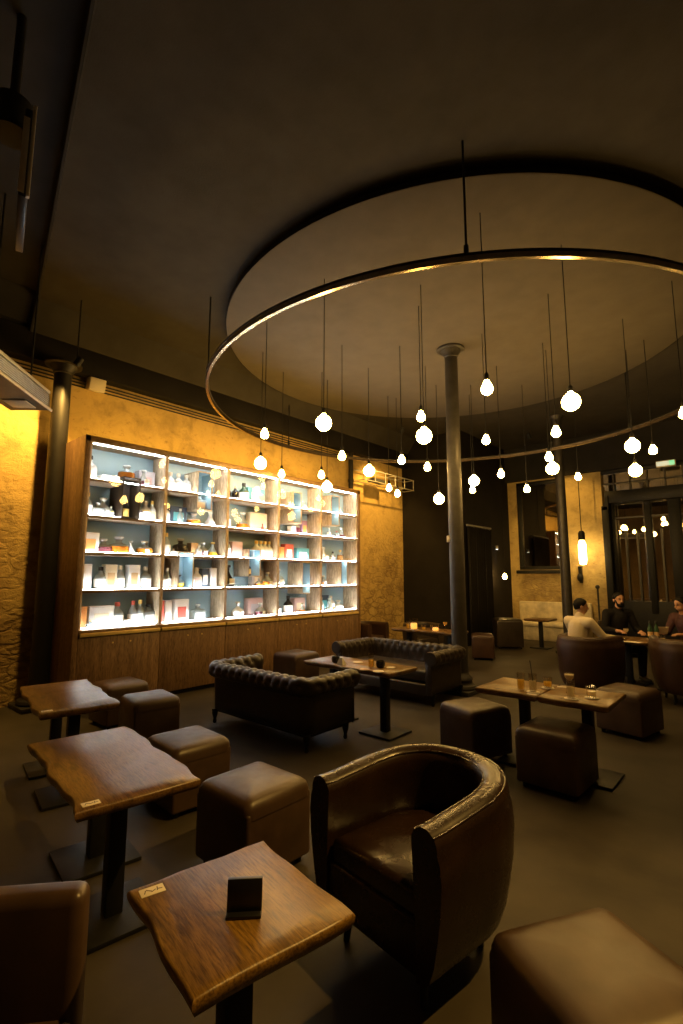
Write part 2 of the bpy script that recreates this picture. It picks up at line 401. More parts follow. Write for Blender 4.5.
b = MB(); b.tube([(e0.x, e0.y, CZ - 0.005), (S1.x, S1.y, CZ - 0.005), (S2.x, S2.y, 5.135)], 0.022, 6); struct(b.build('trim_1', M['ceiling_dark']), 'thin trim on the ceiling edge')
b = MB(); b.prism([(XR, EY), (XR, EY + 4.2), (WX, EY + 4.2), (WX, EY)], 5.2, 5.4); struct(b.build('ceiling_beyond', M['ceiling_dark'], smooth=False))
b = MB(); b.box((-7.745, (YB + EY) / 2, 4.97), (0.21, EY - YB, 0.44), 0.02); struct(b.build('beam_left', M['black_paint']), 'black beam along the top of the stone wall')
# lowered round panel
DC = Vector((-3.76, 6.92))
o = empty('ceiling_panel', (DC.x, DC.y, 5.4))
tag(o, 'large round lowered ceiling panel above the hanging bulbs', 'ceiling panel')
f = MB(); f.lathe([(3.535, 0.0), (3.55, 0.012)], n=128); f.lathe([(3.5, 0.02), (0.02, 0.02)], n=128, cap=False)
f.build('panel_face', M['panel'], o)
f = MB(); f.lathe([(3.552, 0.006), (3.552, 0.07), (3.3, 0.125)], n=128, cap=False); f.build('panel_rim', M['black_paint'], o)  # black rim colour stands in for shade on the panel's unlit edge

# ------------------------------------------------------------------ columns
def column(name, x, y, z0, z1, r, label, mat, cap=True):
    c = empty(name, (x, y, z0)); tag(c, label, 'column')
    h = z1 - z0
    f = MB(); f.lathe([(r * 1.05, 0.16), (r, 0.5), (r * 0.88, h - 0.2), (r * 0.88, h)], n=28); f.build('shaft', mat, c)
    f = MB(); f.box((0, 0, 0.03), (r * 4.2, r * 4.2, 0.06), 0.008)
    f.lathe([(r * 1.9, 0.055), (r * 2.0, 0.085), (r * 1.9, 0.115), (r * 1.45, 0.14), (r * 1.4, 0.17), (r * 1.55, 0.19), (r * 1.5, 0.22), (r * 1.12, 0.26), (r * 1.02, 0.30)], n=28); f.build('base', mat, c)
    if cap:
        f = MB(); f.lathe([(r * 0.9, h - 0.16), (r * 1.0, h - 0.15), (r * 1.0, h - 0.12), (r * 1.3, h - 0.07), (r * 1.4, h - 0.04), (r * 1.85, h - 0.03), (r * 1.85, h - 0.001)], n=28); f.build('capital', mat, c)
    return c
column('iron_column', -3.74, 6.94, 0.0, 5.40, 0.118, 'slim round iron column in the middle under the round ceiling panel', M['iron'])
column('iron_column', -3.73, 12.04, 0.0, 5.58, 0.115, 'slim dark column at the far end in front of the window pier', M['iron'])
c = column('iron_column', -7.52, 2.46, 0.0, 4.75, 0.13, 'dark iron column against the stone wall left of the bottle case', M['iron_dark'])
# pipe on the wall behind the case
f = MB(); f.cyl((-7.7, 9.08, 0.0), (-7.7, 9.08, 4.75), 0.06, n=14); f.cyl((-7.7, 9.08, 4.0), (-7.7, 9.08, 4.08), 0.075, n=14)
tag(f.build('wall_pipe', M['iron_dark']), 'dark vertical pipe above the right end of the bottle case', 'pipe')

# ------------------------------------------------------------------ suspended ring
RC = Vector((-3.73, 6.906)); RR = 3.79; RZ = 4.40
o = empty('ceiling_ring', (RC.x, RC.y, RZ)); tag(o, 'wide bronzed metal ring hung under the round ceiling panel', 'ring')
f = MB(); n = 200
f.loft([[Vector((rr * math.cos(2 * PI * i / n), rr * math.sin(2 * PI * i / n), z)) for rr, z in ((RR - 0.018, -0.028), (RR + 0.018, -0.028), (RR + 0.018, 0.028), (RR - 0.018, 0.028))] for i in range(n + 1)], cap=False)
f.build('ring_bar', M['ring'], o, angle=30)
f = MB()
f.loft([[Vector((rr * math.cos(2 * PI * i / n), rr * math.sin(2 * PI * i / n), z)) for rr, z in ((RR - 0.024, 0.026), (RR + 0.024, 0.026), (RR + 0.024, 0.046), (RR - 0.024, 0.046))] for i in range(n + 1)], cap=False)
f.build('ring_flange', M['ring_dark'], o, angle=30)
for k in range(6):
    a = math.radians(-59.2 - 60 * k)
    px, py = RR * math.cos(a), RR * math.sin(a)
    f = MB(); f.cyl((px, py, 0.03), (px, py, 1.15), 0.011, n=8); f.box((px, py, 0.085), (0.035, 0.035, 0.09), 0.004)
    f.build('hanger_rod', M['iron_black'], o)

# ------------------------------------------------------------------ hanging bulbs
BULBS = [  # x, y, z of the bulb centre, globe?
    (-5.325, 4.391, 3.713, 0), (-6.127, 4.981, 3.512, 1), (-6.478, 5.746, 3.51, 0), (-3.971, 4.18, 3.538, 1), (-4.979, 5.66, 3.573, 0),
    (-5.95, 6.212, 3.492, 0), (-6.127, 6.547, 3.344, 1), (-5.211, 6.632, 3.526, 1), (-5.763, 7.98, 3.476, 0), (-5.703, 8.187, 3.382, 0),
    (-4.303, 6.303, 3.518, 0), (-3.426, 5.49, 3.825, 0), (-3.137, 5.087, 3.414, 1), (-4.405, 7.23, 3.578, 0), (-4.713, 8.122, 3.159, 1),
    (-1.997, 4.411, 3.529, 0), (-1.536, 5.474, 3.567, 1), (-1.988, 6.37, 3.526, 0), (-3.129, 6.807, 3.727, 0), (-4.209, 8.565, 3.504, 1),
    (-4.48, 9.037, 3.432, 0), (-3.46, 8.063, 3.455, 0), (-3.463, 9.224, 3.35, 0), (-2.536, 7.723, 3.54, 0), (-2.585, 8.006, 3.412, 1),
    (-2.75, 9.95, 3.60, 0), (-1.404, 7.734, 3.515, 1), (-1.598, 8.876, 3.379, 1), (-1.306, 8.673, 3.625, 0), (-0.718, 7.105, 3.677, 0)]
YAW = math.radians(41.4)
def seen_x(p): return (p[0] * math.cos(YAW) + p[1] * math.sin(YAW)) / (-p[0] * math.sin(YAW) + p[1] * math.cos(YAW))
ORD = ['leftmost', 'second', 'third', 'fourth', 'fifth', 'sixth', 'seventh', 'eighth', 'ninth', 'tenth', 'eleventh', 'twelfth', 'thirteenth', 'fourteenth', 'fifteenth', 'sixteenth', 'seventeenth', 'eighteenth', 'nineteenth', 'twentieth']
globe_me = MB(); globe_me.lathe([(0.004, -0.085), (0.035, -0.079), (0.062, -0.060), (0.080, -0.032), (0.086, 0.0), (0.080, 0.032), (0.062, 0.060), (0.040, 0.077), (0.026, 0.092), (0.022, 0.104)], n=18)
pear_me = MB(); pear_me.lathe([(0.003, -0.062), (0.022, -0.057), (0.039, -0.042), (0.047, -0.020), (0.046, 0.0), (0.038, 0.025), (0.027, 0.048), (0.020, 0.066), (0.018, 0.078)], n=16)
sock_g = MB(); sock_g.lathe([(0.024, 0.098), (0.026, 0.11), (0.026, 0.165), (0.018, 0.18), (0.008, 0.19)], n=14)
sock_p = MB(); sock_p.lathe([(0.020, 0.070), (0.024, 0.08), (0.024, 0.135), (0.016, 0.15), (0.008, 0.16)], n=14)
def mesh_of(mb, name, mat):
    o = mb.build(name, mat); me = o.data; bpy.data.objects.remove(o); return me
GM, PM = mesh_of(globe_me, 'globe_bulb', M['bulb']), mesh_of(pear_me, 'pear_bulb', M['bulb'])
SG, SP = mesh_of(sock_g, 'socket_large', M['iron_black']), mesh_of(sock_p, 'socket_small', M['iron_black'])
def child(name, me, parent, loc=(0, 0, 0)):
    o = bpy.data.objects.new(name, me); COL.objects.link(o); o.parent = parent; o.location = loc; return o
for g in (0, 1):
    sel = sorted([p for p in BULBS if p[3] == g], key=seen_x)
    for k, p in enumerate(sel):
        o = empty('pendant_bulb', p[:3])
        where = 'leftmost' if k == 0 else ('rightmost' if k == len(sel) - 1 else ORD[k] + ' from the left')
        tag(o, ('glowing round globe bulb on a black cord, %s of the globes' if g else 'glowing small pear bulb on a black cord, %s of the pears') % where, 'bulb', 'round globe bulbs under the ring' if g else 'small pear bulbs under the ring')
        k_ = 1.12 if g else 1.22  # bulbs oversized so their shape takes in the glow around them
        child('bulb', GM if g else PM, o).scale = (k_, k_, k_ if g else 1.1); child('socket', SG if g else SP, o)
        f = MB(); f.cyl((0, 0, 0.15), (0, 0, 5.40 - p[2]), 0.0055, n=6); f.build('cord', M['iron_black'], o)

# ------------------------------------------------------------------ bottle case
CX, CB = -6.75, -7.16        # front and back planes
Y0, Y1, Z0, Z1 = 2.61, 8.20, 1.04, 3.50
NB = 5; BW = (Y1 - Y0) / NB; RH = (Z1 - Z0) / 5
case = empty('bottle_case', (0, 0, 0)); tag(case, 'long lit wooden bottle case filling the stone wall', 'display case')
f = MB()
for y in (Y0 - 0.035, Y1 + 0.035):
    f = MB(); f.box(((CX - 7.83) / 2, y, 1.79), (CX + 7.83, 0.07, 3.58), 0.004); f.build('side_panel', M['walnut'], case)
f = MB(); f.box(((CX - 7.8) / 2, (Y0 + Y1) / 2, 3.54), (CX + 7.8, Y1 - Y0 + 0.14, 0.08), 0.004); f.build('top_panel', M['walnut_edge'], case)
f = MB(); f.box((CB - 0.01, (Y0 + Y1) / 2, (Z0 + Z1) / 2), (0.02, Y1 - Y0, Z1 - Z0)); f.build('back_panel', M['case_back'], case, smooth=False)
f = MB(); f.box(((CX - 7.2) / 2 - 0.03, (Y0 + Y1) / 2, 0.04), (CX + 7.2 - 0.06, Y1 - Y0, 0.08)); f.build('plinth', M['iron_black'], case, smooth=False)
f = MB(); f.box(((CX - 7.2) / 2, (Y0 + Y1) / 2, 1.0), (CX + 7.2, Y1 - Y0, 0.05), 0.003); f.build('counter', M['walnut_edge'], case)
for i in range(NB):
    ya, yb = Y0 + i * BW, Y0 + (i + 1) * BW
    f = MB(); f.box((CX - 0.012, (ya + yb) / 2, 0.5), (0.024, BW - 0.008, 0.86), 0.003); dd = f.build('door', M['walnut'], case)
    for s in (-1, 1):
        f = MB(); f.lathe([(0.004, 0), (0.007, 0.004), (0.012, 0.014), (0.010, 0.02)], n=12); k = f.build('knob', M['ledge'], dd, loc=(CX, (ya + yb) / 2 + s * 0.12, 0.84)); k.rotation_euler.y = PI / 2
    f = MB(); f.box((CX + 0.012, (ya + yb) / 2, 0.963), (0.03, BW - 0.03, 0.045), 0.004); f.build('track_rail', M['ledge'], case)
    f = MB(); f.box((CX + 0.004, (ya + yb) / 2, (Z0 + Z1) / 2 + 0.0), (0.006, BW - 0.03, Z1 - Z0 - 0.02)); f.build('glass_pane', M['pane'], case, smooth=False)
for i in range(NB + 1):
    y = Y0 + i * BW
    wd = 0.05 if 0 < i < NB else 0.03
    if i == 0: y += 0.015
    if i == NB: y -= 0.015
    f = MB(); f.box(((CX + CB) / 2 - 0.01, y, (Z0 + Z1) / 2), (CX - CB - 0.03, wd, Z1 - Z0), 0.003); f.build('divider', M['case_in'], case)
NICHE = {0: [(0.40, 0.64, 2.72, 3.58 - 0.0)], }
# niches: bay, u0, u1, z0 (row units from the bottom), z1, inner colour
NICHES = [(0, 0.41, 0.65, 3.02, 4.18, 'b'), (1, 0.46, 0.72, 3.52, 4.72, 'w'), (1, 0.20, 0.45, 1.02, 2.12, 'w'), (2, 0.38, 0.63, 1.40, 2.32, 'w'),
          (3, 0.27, 0.49, 3.42, 4.60, 'w'), (3, 0.52, 0.74, 0.75, 1.92, 'w'), (4, 0.22, 0.46, 3.50, 4.72, 'w'), (4, 0.50, 0.70, 0.98, 2.06, 'w')]
def yu(bay, u): return Y0 + bay * BW + 0.03 + u * (BW - 0.06)
def zr(t): return Z0 + t * RH
T_SH = 0.035
for bay in range(NB):
    for row in range(0, 5):
        z = zr(row)
        segs = [(0.0, 1.0)]
        for nb, u0, u1, t0, t1, c in NICHES:
            if nb == bay and t0 + 0.03 < row < t1 - 0.03:
                segs = [(0.0, u0), (u1, 1.0)]
        for u0, u1 in segs:
            if row > 0:
                f = MB(); f.box(((CX + CB) / 2 - 0.012, (yu(bay, u0) + yu(bay, u1)) / 2, z - T_SH / 2), (CX - CB - 0.03, yu(bay, u1) - yu(bay, u0), T_SH), 0.003); f.build('shelf', M['case_in'], case)
                f = MB(); f.box((CX - 0.022, (yu(bay, u0) + yu(bay, u1)) / 2, z - T_SH / 2), (0.014, yu(bay, u1) - yu(bay, u0), T_SH + 0.004), 0.002); f.build('shelf_edge', M['walnut_edge'], case)
        # light strip let into the shelf behind its front lip
        f = MB(); f.box((CX - 0.05, (yu(bay, 0) + yu(bay, 1)) / 2, z + 0.006), (0.02, BW - 0.1, 0.008)); f.build('light_strip', M['led'], case, smooth=False)
    f = MB(); f.box((CX - 0.05, (yu(bay, 0) + yu(bay, 1)) / 2, Z1 - 0.012), (0.02, BW - 0.1, 0.008)); f.build('light_strip', M['led'], case, smooth=False)
for nb, u0, u1, t0, t1, c in NICHES:
    ya, yb, za, zb = yu(nb, u0), yu(nb, u1), zr(t0) - 0.02, zr(t1)
    f = MB(); th = 0.016; xc = (CX + CB) / 2 + 0.0; dx = CX - CB - 0.0
    f.box((xc, ya + th / 2, (za + zb) / 2), (dx, th, zb - za), 0.002); f.box((xc, yb - th / 2, (za + zb) / 2), (dx, th, zb - za), 0.002)
    f.box((xc, (ya + yb) / 2, za + th / 2), (dx, yb - ya, th), 0.002); f.box((xc, (ya + yb) / 2, zb - th / 2), (dx, yb - ya, th), 0.002)
    nn = f.build('niche', M['walnut_dark'] if c == 'b' else M['case_in'], case)
    f = MB(); tl = 0.004; q = th + tl / 2
    f.box((xc - 0.006, ya + q, (za + zb) / 2), (dx - 0.014, tl, zb - za - 2 * th)); f.box((xc - 0.006, yb - q, (za + zb) / 2), (dx - 0.014, tl, zb - za - 2 * th))
    f.box((xc - 0.006, (ya + yb) / 2, zb - q), (dx - 0.014, yb - ya - 2 * th, tl)); f.build('niche_lining', M['walnut_dark'] if c == 'b' else M['case_back'], nn, smooth=False)
    f = MB(); f.box((CB + 0.12, (ya + yb) / 2, (za + zb) / 2), (0.012, yb - ya - 2 * th, zb - za - 2 * th)); f.build('niche_back', M['walnut_dark'] if c == 'b' else M['case_back'], nn, smooth=False)

# bottles, decanters and cartons ------------------------------------------------
PROF = {
    'bottle': [(0.30, 0.0), (0.34, 0.02), (0.34, 0.52), (0.30, 0.60), (0.15, 0.70), (0.115, 0.76), (0.115, 0.93)],
    'tall': [(0.25, 0.0), (0.28, 0.02), (0.28, 0.50), (0.22, 0.62), (0.12, 0.72), (0.10, 0.78), (0.10, 0.93)],
    'round': [(0.22, 0.0), (0.40, 0.05), (0.52, 0.22), (0.52, 0.36), (0.40, 0.52), (0.20, 0.62), (0.13, 0.70), (0.13, 0.82), (0.18, 0.85)],
    'cone': [(0.48, 0.0), (0.50, 0.04), (0.36, 0.32), (0.17, 0.58), (0.12, 0.68), (0.12, 0.82), (0.16, 0.85)],
    'squat': [(0.62, 0.0), (0.66, 0.04), (0.66, 0.42), (0.58, 0.52), (0.24, 0.60), (0.20, 0.66), (0.20, 0.78), (0.26, 0.81)],
    'square': [(0.46, 0.0), (0.50, 0.03), (0.50, 0.56), (0.42, 0.64), (0.18, 0.70), (0.15, 0.74), (0.15, 0.86)],
}
CAPM = {'w': 'white_plastic', 'k': 'c_black', 'r': 'c_red', 'y': 'c_gold', 'g': 'b_pale'}
BAYN = ['leftmost', 'second', 'middle', 'fourth', 'rightmost']; ROWN = ['top', 'second', 'middle', 'fourth', 'bottom']
cache = {}
def bottle_meshes(kind, col, liquid, cap, label):
    key = (kind, col, liquid, cap, label)
    if key in cache: return cache[key]
    n = 4 if kind == 'square' else 14
    pr = PROF[kind]
    def lat(f, prof, nn=n):
        if nn == 4:
            f.loft([[Vector((r * 1.0 * sx, r * 0.62 * sy, z)) for sx, sy in ((-1, -1), (1, -1), (1, 1), (-1, 1))] for r, z in prof])
        else: f.lathe(prof, n=nn)
    f = MB(); lat(f, pr); body = mesh_of(f, 'bottle_glass', M[col])
    parts = []
    if liquid:
        f = MB(); top = 0.45 if kind in ('round', 'cone', 'squat', 'square') else 0.55
        lat(f, [(r * 1.012 + 0.004, z - 0.002) for r, z in pr if z <= top]); parts.append(('spirit', mesh_of(f, 'bottle_spirit', M[liquid])))
    r_top, z_top = pr[-1]
    f = MB()
    if kind in ('bottle', 'tall'): f.lathe([(r_top * 1.12, z_top - 0.10), (r_top * 1.16, z_top), (r_top * 1.1, 1.0)], n=12)
    else: f.lathe([(r_top * 0.7, z_top - 0.01), (r_top * 0.8, z_top + 0.02), (r_top * 1.25, 0.92), (r_top * 1.1, 0.985), (r_top * 0.4, 1.0)], n=12)
    parts.append(('stopper', mesh_of(f, 'bottle_stopper', M[CAPM[cap]])))
    if label:
        f = MB(); R0 = pr[1][0]
        if kind in ('bottle', 'tall'): f.lathe([(R0 * 1.03, 0.10), (R0 * 1.03, 0.47)], n=14, cap=False)
        elif kind == 'square': f.box((0, -R0 * 0.64, 0.3), (R0 * 1.5, 0.02, 0.36))
        else: f.box((0, -max(r for r, z in pr) * 0.97, 0.27), (0.34, 0.06, 0.24), 0.01)
        parts.append(('label', mesh_of(f, 'bottle_label', M[label])))
    cache[key] = (body, parts)
    return cache[key]
# bay, row from top, u, height m, kind, glass, spirit, cap, label, colour words; a kind of 'box' has width, material, face colour
I = []
def bt(bay, row, u, h, kind, col, liq, cap, lab, words, zoff=None, dep=0.0): I.append((bay, row, u, 'b', h, kind, col, liq, cap, lab, words, zoff, dep))
def bx(bay, row, u, h, w, col, words, face=None, zoff=None, dep=0.0): I.append((bay, row, u, 'x', h, w, col, face, None, None, words, zoff, dep))
W = 'c_white'
# leftmost bay
bt(0, 0, .05, .32, 'bottle', 'b_pale', None, 'k', W, 'black capped pale bottle'); bx(0, 0, .29, .09, .22, 'c_white', 'flat white carton')
bt(0, 0, .53, .20, 'squat', 'b_clear', 'b_amber', 'g', None, 'squat amber decanter', 4.18); bx(0, 0, .84, .26, .24, 'c_lilac', 'grey lilac carton', 'c_pink', None, -.1)
bt(0, 0, .75, .24, 'cone', 'b_clear', 'b_plum', 'g', W, 'cone decanter with red liquor', None, .05)
bt(0, 1, .05, .30, 'tall', 'b_clear', None, 'y', W, 'yellow capped clear bottle'); bt(0, 1, .18, .20, 'square', 'b_clear', 'b_amber', 'g', W, 'square amber flask')
bt(0, 1, .28, .27, 'round', 'b_pale', None, 'w', None, 'frosted round decanter', None, -.08); bt(0, 1, .35, .17, 'bottle', 'b_pale', 'b_yellow', 'w', W, 'small pale bottle')
bt(0, 1, .53, .30, 'tall', 'b_dark', None, 'y', 'c_gold', 'dark bottle with gold label', 3.02)
bt(0, 1, .73, .23, 'bottle', 'b_clear', 'b_plum', 'k', W, 'dark red bottle'); bt(0, 1, .82, .28, 'bottle', 'b_pale', 'b_yellow', 'w', W, 'yellow spirit bottle'); bt(0, 1, .92, .29, 'tall', 'b_pale', None, 'y', 'c_cream', 'gold capped pale bottle')
bx(0, 2, .09, .27, .22, 'c_white', 'white and orange carton', 'c_orange'); bt(0, 2, .28, .20, 'squat', 'b_clear', 'b_plum', 'g', None, 'squat plum decanter')
bt(0, 2, .48, .23, 'squat', 'b_clear', 'b_amber', 'g', None, 'wide amber decanter'); bt(0, 2, .64, .19, 'cone', 'b_pale', None, 'g', None, 'clear cone decanter'); bt(0, 2, .84, .20, 'squat', 'b_clear', 'b_amber', 'w', W, 'squat pale amber decanter')
bx(0, 3, .06, .34, .15, 'c_white', 'tall white carton'); bt(0, 3, .27, .29, 'bottle', 'b_clear', None, 'k', W, 'clear white label bottle'); bx(0, 3, .38, .34, .15, 'c_cream', 'tall cream carton', 'c_tan')
bt(0, 3, .52, .31, 'tall', 'b_clear', None, 'w', W, 'clear white capped bottle'); bx(0, 3, .69, .34, .15, 'c_white', 'white carton with brown print', 'c_tan'); bt(0, 3, .87, .30, 'bottle', 'b_clear', None, 'w', W, 'clear long necked bottle')
bx(0, 4, .05, .29, .12, 'c_orange', 'orange brown carton'); bx(0, 4, .29, .29, .30, 'c_white', 'wide white carton', 'c_cream'); bt(0, 4, .14, .11, 'square', 'b_clear', 'b_amber', 'y', None, 'little amber flask', None, .1)
bt(0, 4, .51, .31, 'bottle', 'b_clear', None, 'r', W, 'red capped clear bottle'); bx(0, 4, .61, .09, .09, 'c_white', 'small white cube carton'); bt(0, 4, .72, .32, 'tall', 'b_clear', None, 'r', W, 'slim red capped bottle'); bt(0, 4, .82, .33, 'tall', 'b_clear', None, 'y', W, 'slim gold capped bottle'); bt(0, 4, .94, .27, 'square', 'b_clear', 'b_yellow', 'k', W, 'black capped square bottle')
# second bay
for k, u in enumerate((.12, .25, .38)): bt(1, 0, u, .28, 'bottle', 'b_pale', None, 'w', W, 'white labelled clear bottle')
bt(1, 1, .60, .26, 'square', 'b_clear', 'b_amber', 'k', 'c_tan', 'amber flask in the niche', 3.52)
bt(1, 1, .06, .27, 'bottle', 'b_pale', None, 'w', W, 'pale white bottle'); bx(1, 1, .27, .27, .26, 'c_navy', 'dark navy carton', 'c_teal', None, -.05); bt(1, 1, .24, .21, 'tall', 'b_clear', None, 'g', None, 'slim clear flask', None, .12)
bt(1, 1, .53, .19, 'squat', 'b_pale', 'b_amber', 'w', None, 'small amber decanter'); bt(1, 1, .82, .24, 'cone', 'b_pale', None, 'g', None, 'frosted cone decanter')
bt(1, 2, .10, .32, 'tall', 'b_clear', None, 'y', W, 'tall gold capped bottle'); bt(1, 2, .33, .21, 'squat', 'b_dark', None, 'g', None, 'squat black decanter', 2.12); bx(1, 2, .53, .21, .12, 'c_tan', 'tan carton'); bt(1, 2, .165, .10, 'square', 'b_pale', None, 'w', None, 'small white flask', None, .1)
bt(1, 2, .58, .18, 'bottle', 'b_pale', None, 'w', W, 'short white bottle', None, .1); bt(1, 2, .71, .22, 'round', 'b_clear', 'b_plum', 'g', W, 'round plum decanter'); bt(1, 2, .88, .23, 'cone', 'b_clear', 'b_yellow', 'y', None, 'pale gold cone decanter')
for u in (.05, .14): bt(1, 3, u, .29, 'tall', 'b_clear', None, 'w', W, 'slim white labelled bottle')
bt(1, 3, .33, .20, 'round', 'b_clear', 'b_yellow', 'k', None, 'yellow round decanter', 1.02); bt(1, 3, .52, .24, 'bottle', 'b_pale', None, 'y', W, 'white bottle with gold cap'); bt(1, 3, .62, .30, 'bottle', 'b_pale', None, 'w', 'c_pink', 'pale pink labelled bottle'); bx(1, 3, .73, .30, .12, 'c_navy', 'dark striped carton', 'c_white'); bx(1, 3, .88, .31, .10, 'c_white', 'narrow white carton')
bx(1, 4, .05, .33, .07, 'c_red', 'narrow red carton'); bx(1, 4, .15, .33, .10, 'c_white', 'slim white carton'); bx(1, 4, .36, .34, .22, 'c_white', 'white and red carton', 'c_red'); bt(1, 4, .66, .24, 'square', 'b_clear', None, 'g', W, 'clear square decanter')
# middle bay
bt(2, 0, .07, .22, 'bottle', 'b_dark', None, 'w', None, 'short black bottle'); bt(2, 0, .22, .24, 'bottle', 'b_dark', None, 'w', None, 'dark pale capped bottle'); bt(2, 0, .39, .31, 'bottle', 'b_green', None, 'k', W, 'green white label bottle')
bx(2, 0, .67, .28, .36, 'c_teal', 'wide teal carton', 'c_white', None, -.08); bt(2, 0, .64, .26, 'round', 'b_pale', None, 'w', None, 'frosted figure decanter', None, .08)
bt(2, 1, .08, .30, 'tall', 'b_clear', None, 'w', W, 'slim clear bottle'); bt(2, 1, .38, .29, 'cone', 'b_clear', 'b_amber', 'g', None, 'tall amber cone decanter'); bx(2, 1, .73, .33, .36, 'c_cream', 'cream carton', None, None, -.08); bt(2, 1, .74, .13, 'cone', 'c_red', None, 'r', None, 'small red bell flask', None, .08)
bt(2, 2, .09, .32, 'tall', 'b_clear', None, 'w', W, 'tall clear bottle'); bx(2, 2, .25, .27, .20, 'c_pink', 'pale pink carton')
for u in (.68, .77, .86, .95): bt(2, 2, u, .30, 'bottle', 'b_pale', None, 'y', W, 'gold capped white bottle')
bt(2, 3, .11, .35, 'cone', 'b_dark', None, 'k', 'c_cream', 'black cone decanter'); bt(2, 3, .50, .25, 'bottle', 'b_dark', None, 'k', 'c_gold', 'black round shouldered bottle', 1.40)
bx(2, 3, .76, .28, .24, 'c_grey', 'grey carton', 'c_cream', None, -.1); bt(2, 3, .69, .16, 'round', 'b_clear', 'b_amber', 'w', None, 'low amber decanter', None, .08); bt(2, 3, .88, .24, 'round', 'b_clear', 'b_amber', 'w', W, 'round amber decanter', None, .06)
bt(2, 4, .33, .25, 'round', 'b_pale', None, 'w', W, 'frosted ball decanter'); bx(2, 4, .72, .31, .30, 'c_pink', 'dusky pink carton', 'c_lilac', None, -.1); bt(2, 4, .73, .22, 'round', 'b_clear', 'b_plum', 'g', W, 'clear ball decanter', None, .08)
# fourth bay
bt(3, 1, .38, .24, 'bottle', 'b_clear', None, 'w', W, 'clear bottle in the niche', 3.42); bt(3, 0, .69, .17, 'squat', 'b_clear', None, 'g', W, 'squat clear decanter'); bt(3, 0, .56, .10, 'square', 'b_pale', None, 'w', None, 'little white flask')
bx(3, 1, .42, .15, .10, 'c_white', 'low white carton'); bt(3, 1, .55, .24, 'bottle', 'b_clear', 'b_plum', 'k', None, 'purple tinted bottle'); bx(3, 1, .69, .27, .14, 'c_purple', 'purple and orange carton', 'c_orange')
bx(3, 2, .12, .23, .16, 'c_orange', 'orange carton'); bx(3, 2, .32, .29, .20, 'c_red', 'red topped white carton', 'c_white'); bx(3, 2, .66, .23, .30, 'c_teal', 'teal and white carton', 'c_white')
bt(3, 3, .11, .30, 'round', 'b_clear', None, 'g', W, 'round clear decanter'); bt(3, 3, .63, .22, 'bottle', 'b_dark', None, 'k', None, 'black bottle in the niche', .75); bt(3, 3, .84, .33, 'tall', 'b_clear', 'b_amber', 'k', W, 'tall amber bottle')
bt(3, 4, .12, .22, 'bottle', 'b_clear', 'b_plum', 'k', W, 'short plum bottle'); bt(3, 4, .36, .31, 'bottle', 'b_dark', None, 'k', W, 'dark white label bottle'); bx(3, 4, .68, .28, .26, 'c_pink', 'pale rose carton', 'c_cream', None, -.1); bt(3, 4, .64, .19, 'cone', 'b_clear', 'b_amber', 'w', None, 'amber cone flask', None, .08)
# rightmost bay
bt(4, 0, .58, .27, 'bottle', 'b_clear', 'b_plum', 'r', W, 'red and white bottle'); bt(4, 0, .68, .17, 'bottle', 'b_pale', None, 'w', W, 'short white bottle')
bt(4, 1, .36, .21, 'tall', 'b_clear', None, 'w', W, 'tall clear bottle'); bt(4, 1, .58, .14, 'square', 'b_clear', 'b_plum', 'r', None, 'small plum flask'); bt(4, 1, .72, .23, 'cone', 'b_clear', 'b_plum', 'g', None, 'dark cone decanter')
bt(4, 2, .20, .27, 'cone', 'b_pale', None, 'g', W, 'clear cone decanter'); bt(4, 2, .47, .20, 'bottle', 'b_clear', 'b_plum', 'k', W, 'short dark bottle'); bt(4, 2, .69, .23, 'bottle', 'b_clear', 'b_amber', 'y', 'c_tan', 'tan labelled amber bottle')
bt(4, 3, .08, .27, 'bottle', 'b_dark', None, 'k', None, 'slim dark bottle'); bt(4, 3, .20, .20, 'round', 'b_clear', 'b_amber', 'w', W, 'amber round decanter'); bt(4, 3, .59, .24, 'bottle', 'b_dark', None, 'k', None, 'dark bottle in the niche', .98)
bx(4, 4, .28, .31, .22, 'c_navy', 'dark blue carton', 'c_teal', None, -.1); bt(4, 4, .15, .26, 'tall', 'b_pale', None, 'w', W, 'slim pale bottle'); bt(4, 4, .30, .24, 'cone', 'b_clear', None, 'g', W, 'clear cone flask', None, .08); bt(4, 4, .42, .28, 'bottle', 'b_pale', None, 'w', W, 'pale white labelled bottle'); bt(4, 4, .63, .20, 'squat', 'b_pale', None, 'w', W, 'frosted squat decanter')
seen = {}
for it in I: seen.setdefault((it[0], it[1], it[10]), []).append(it[2])
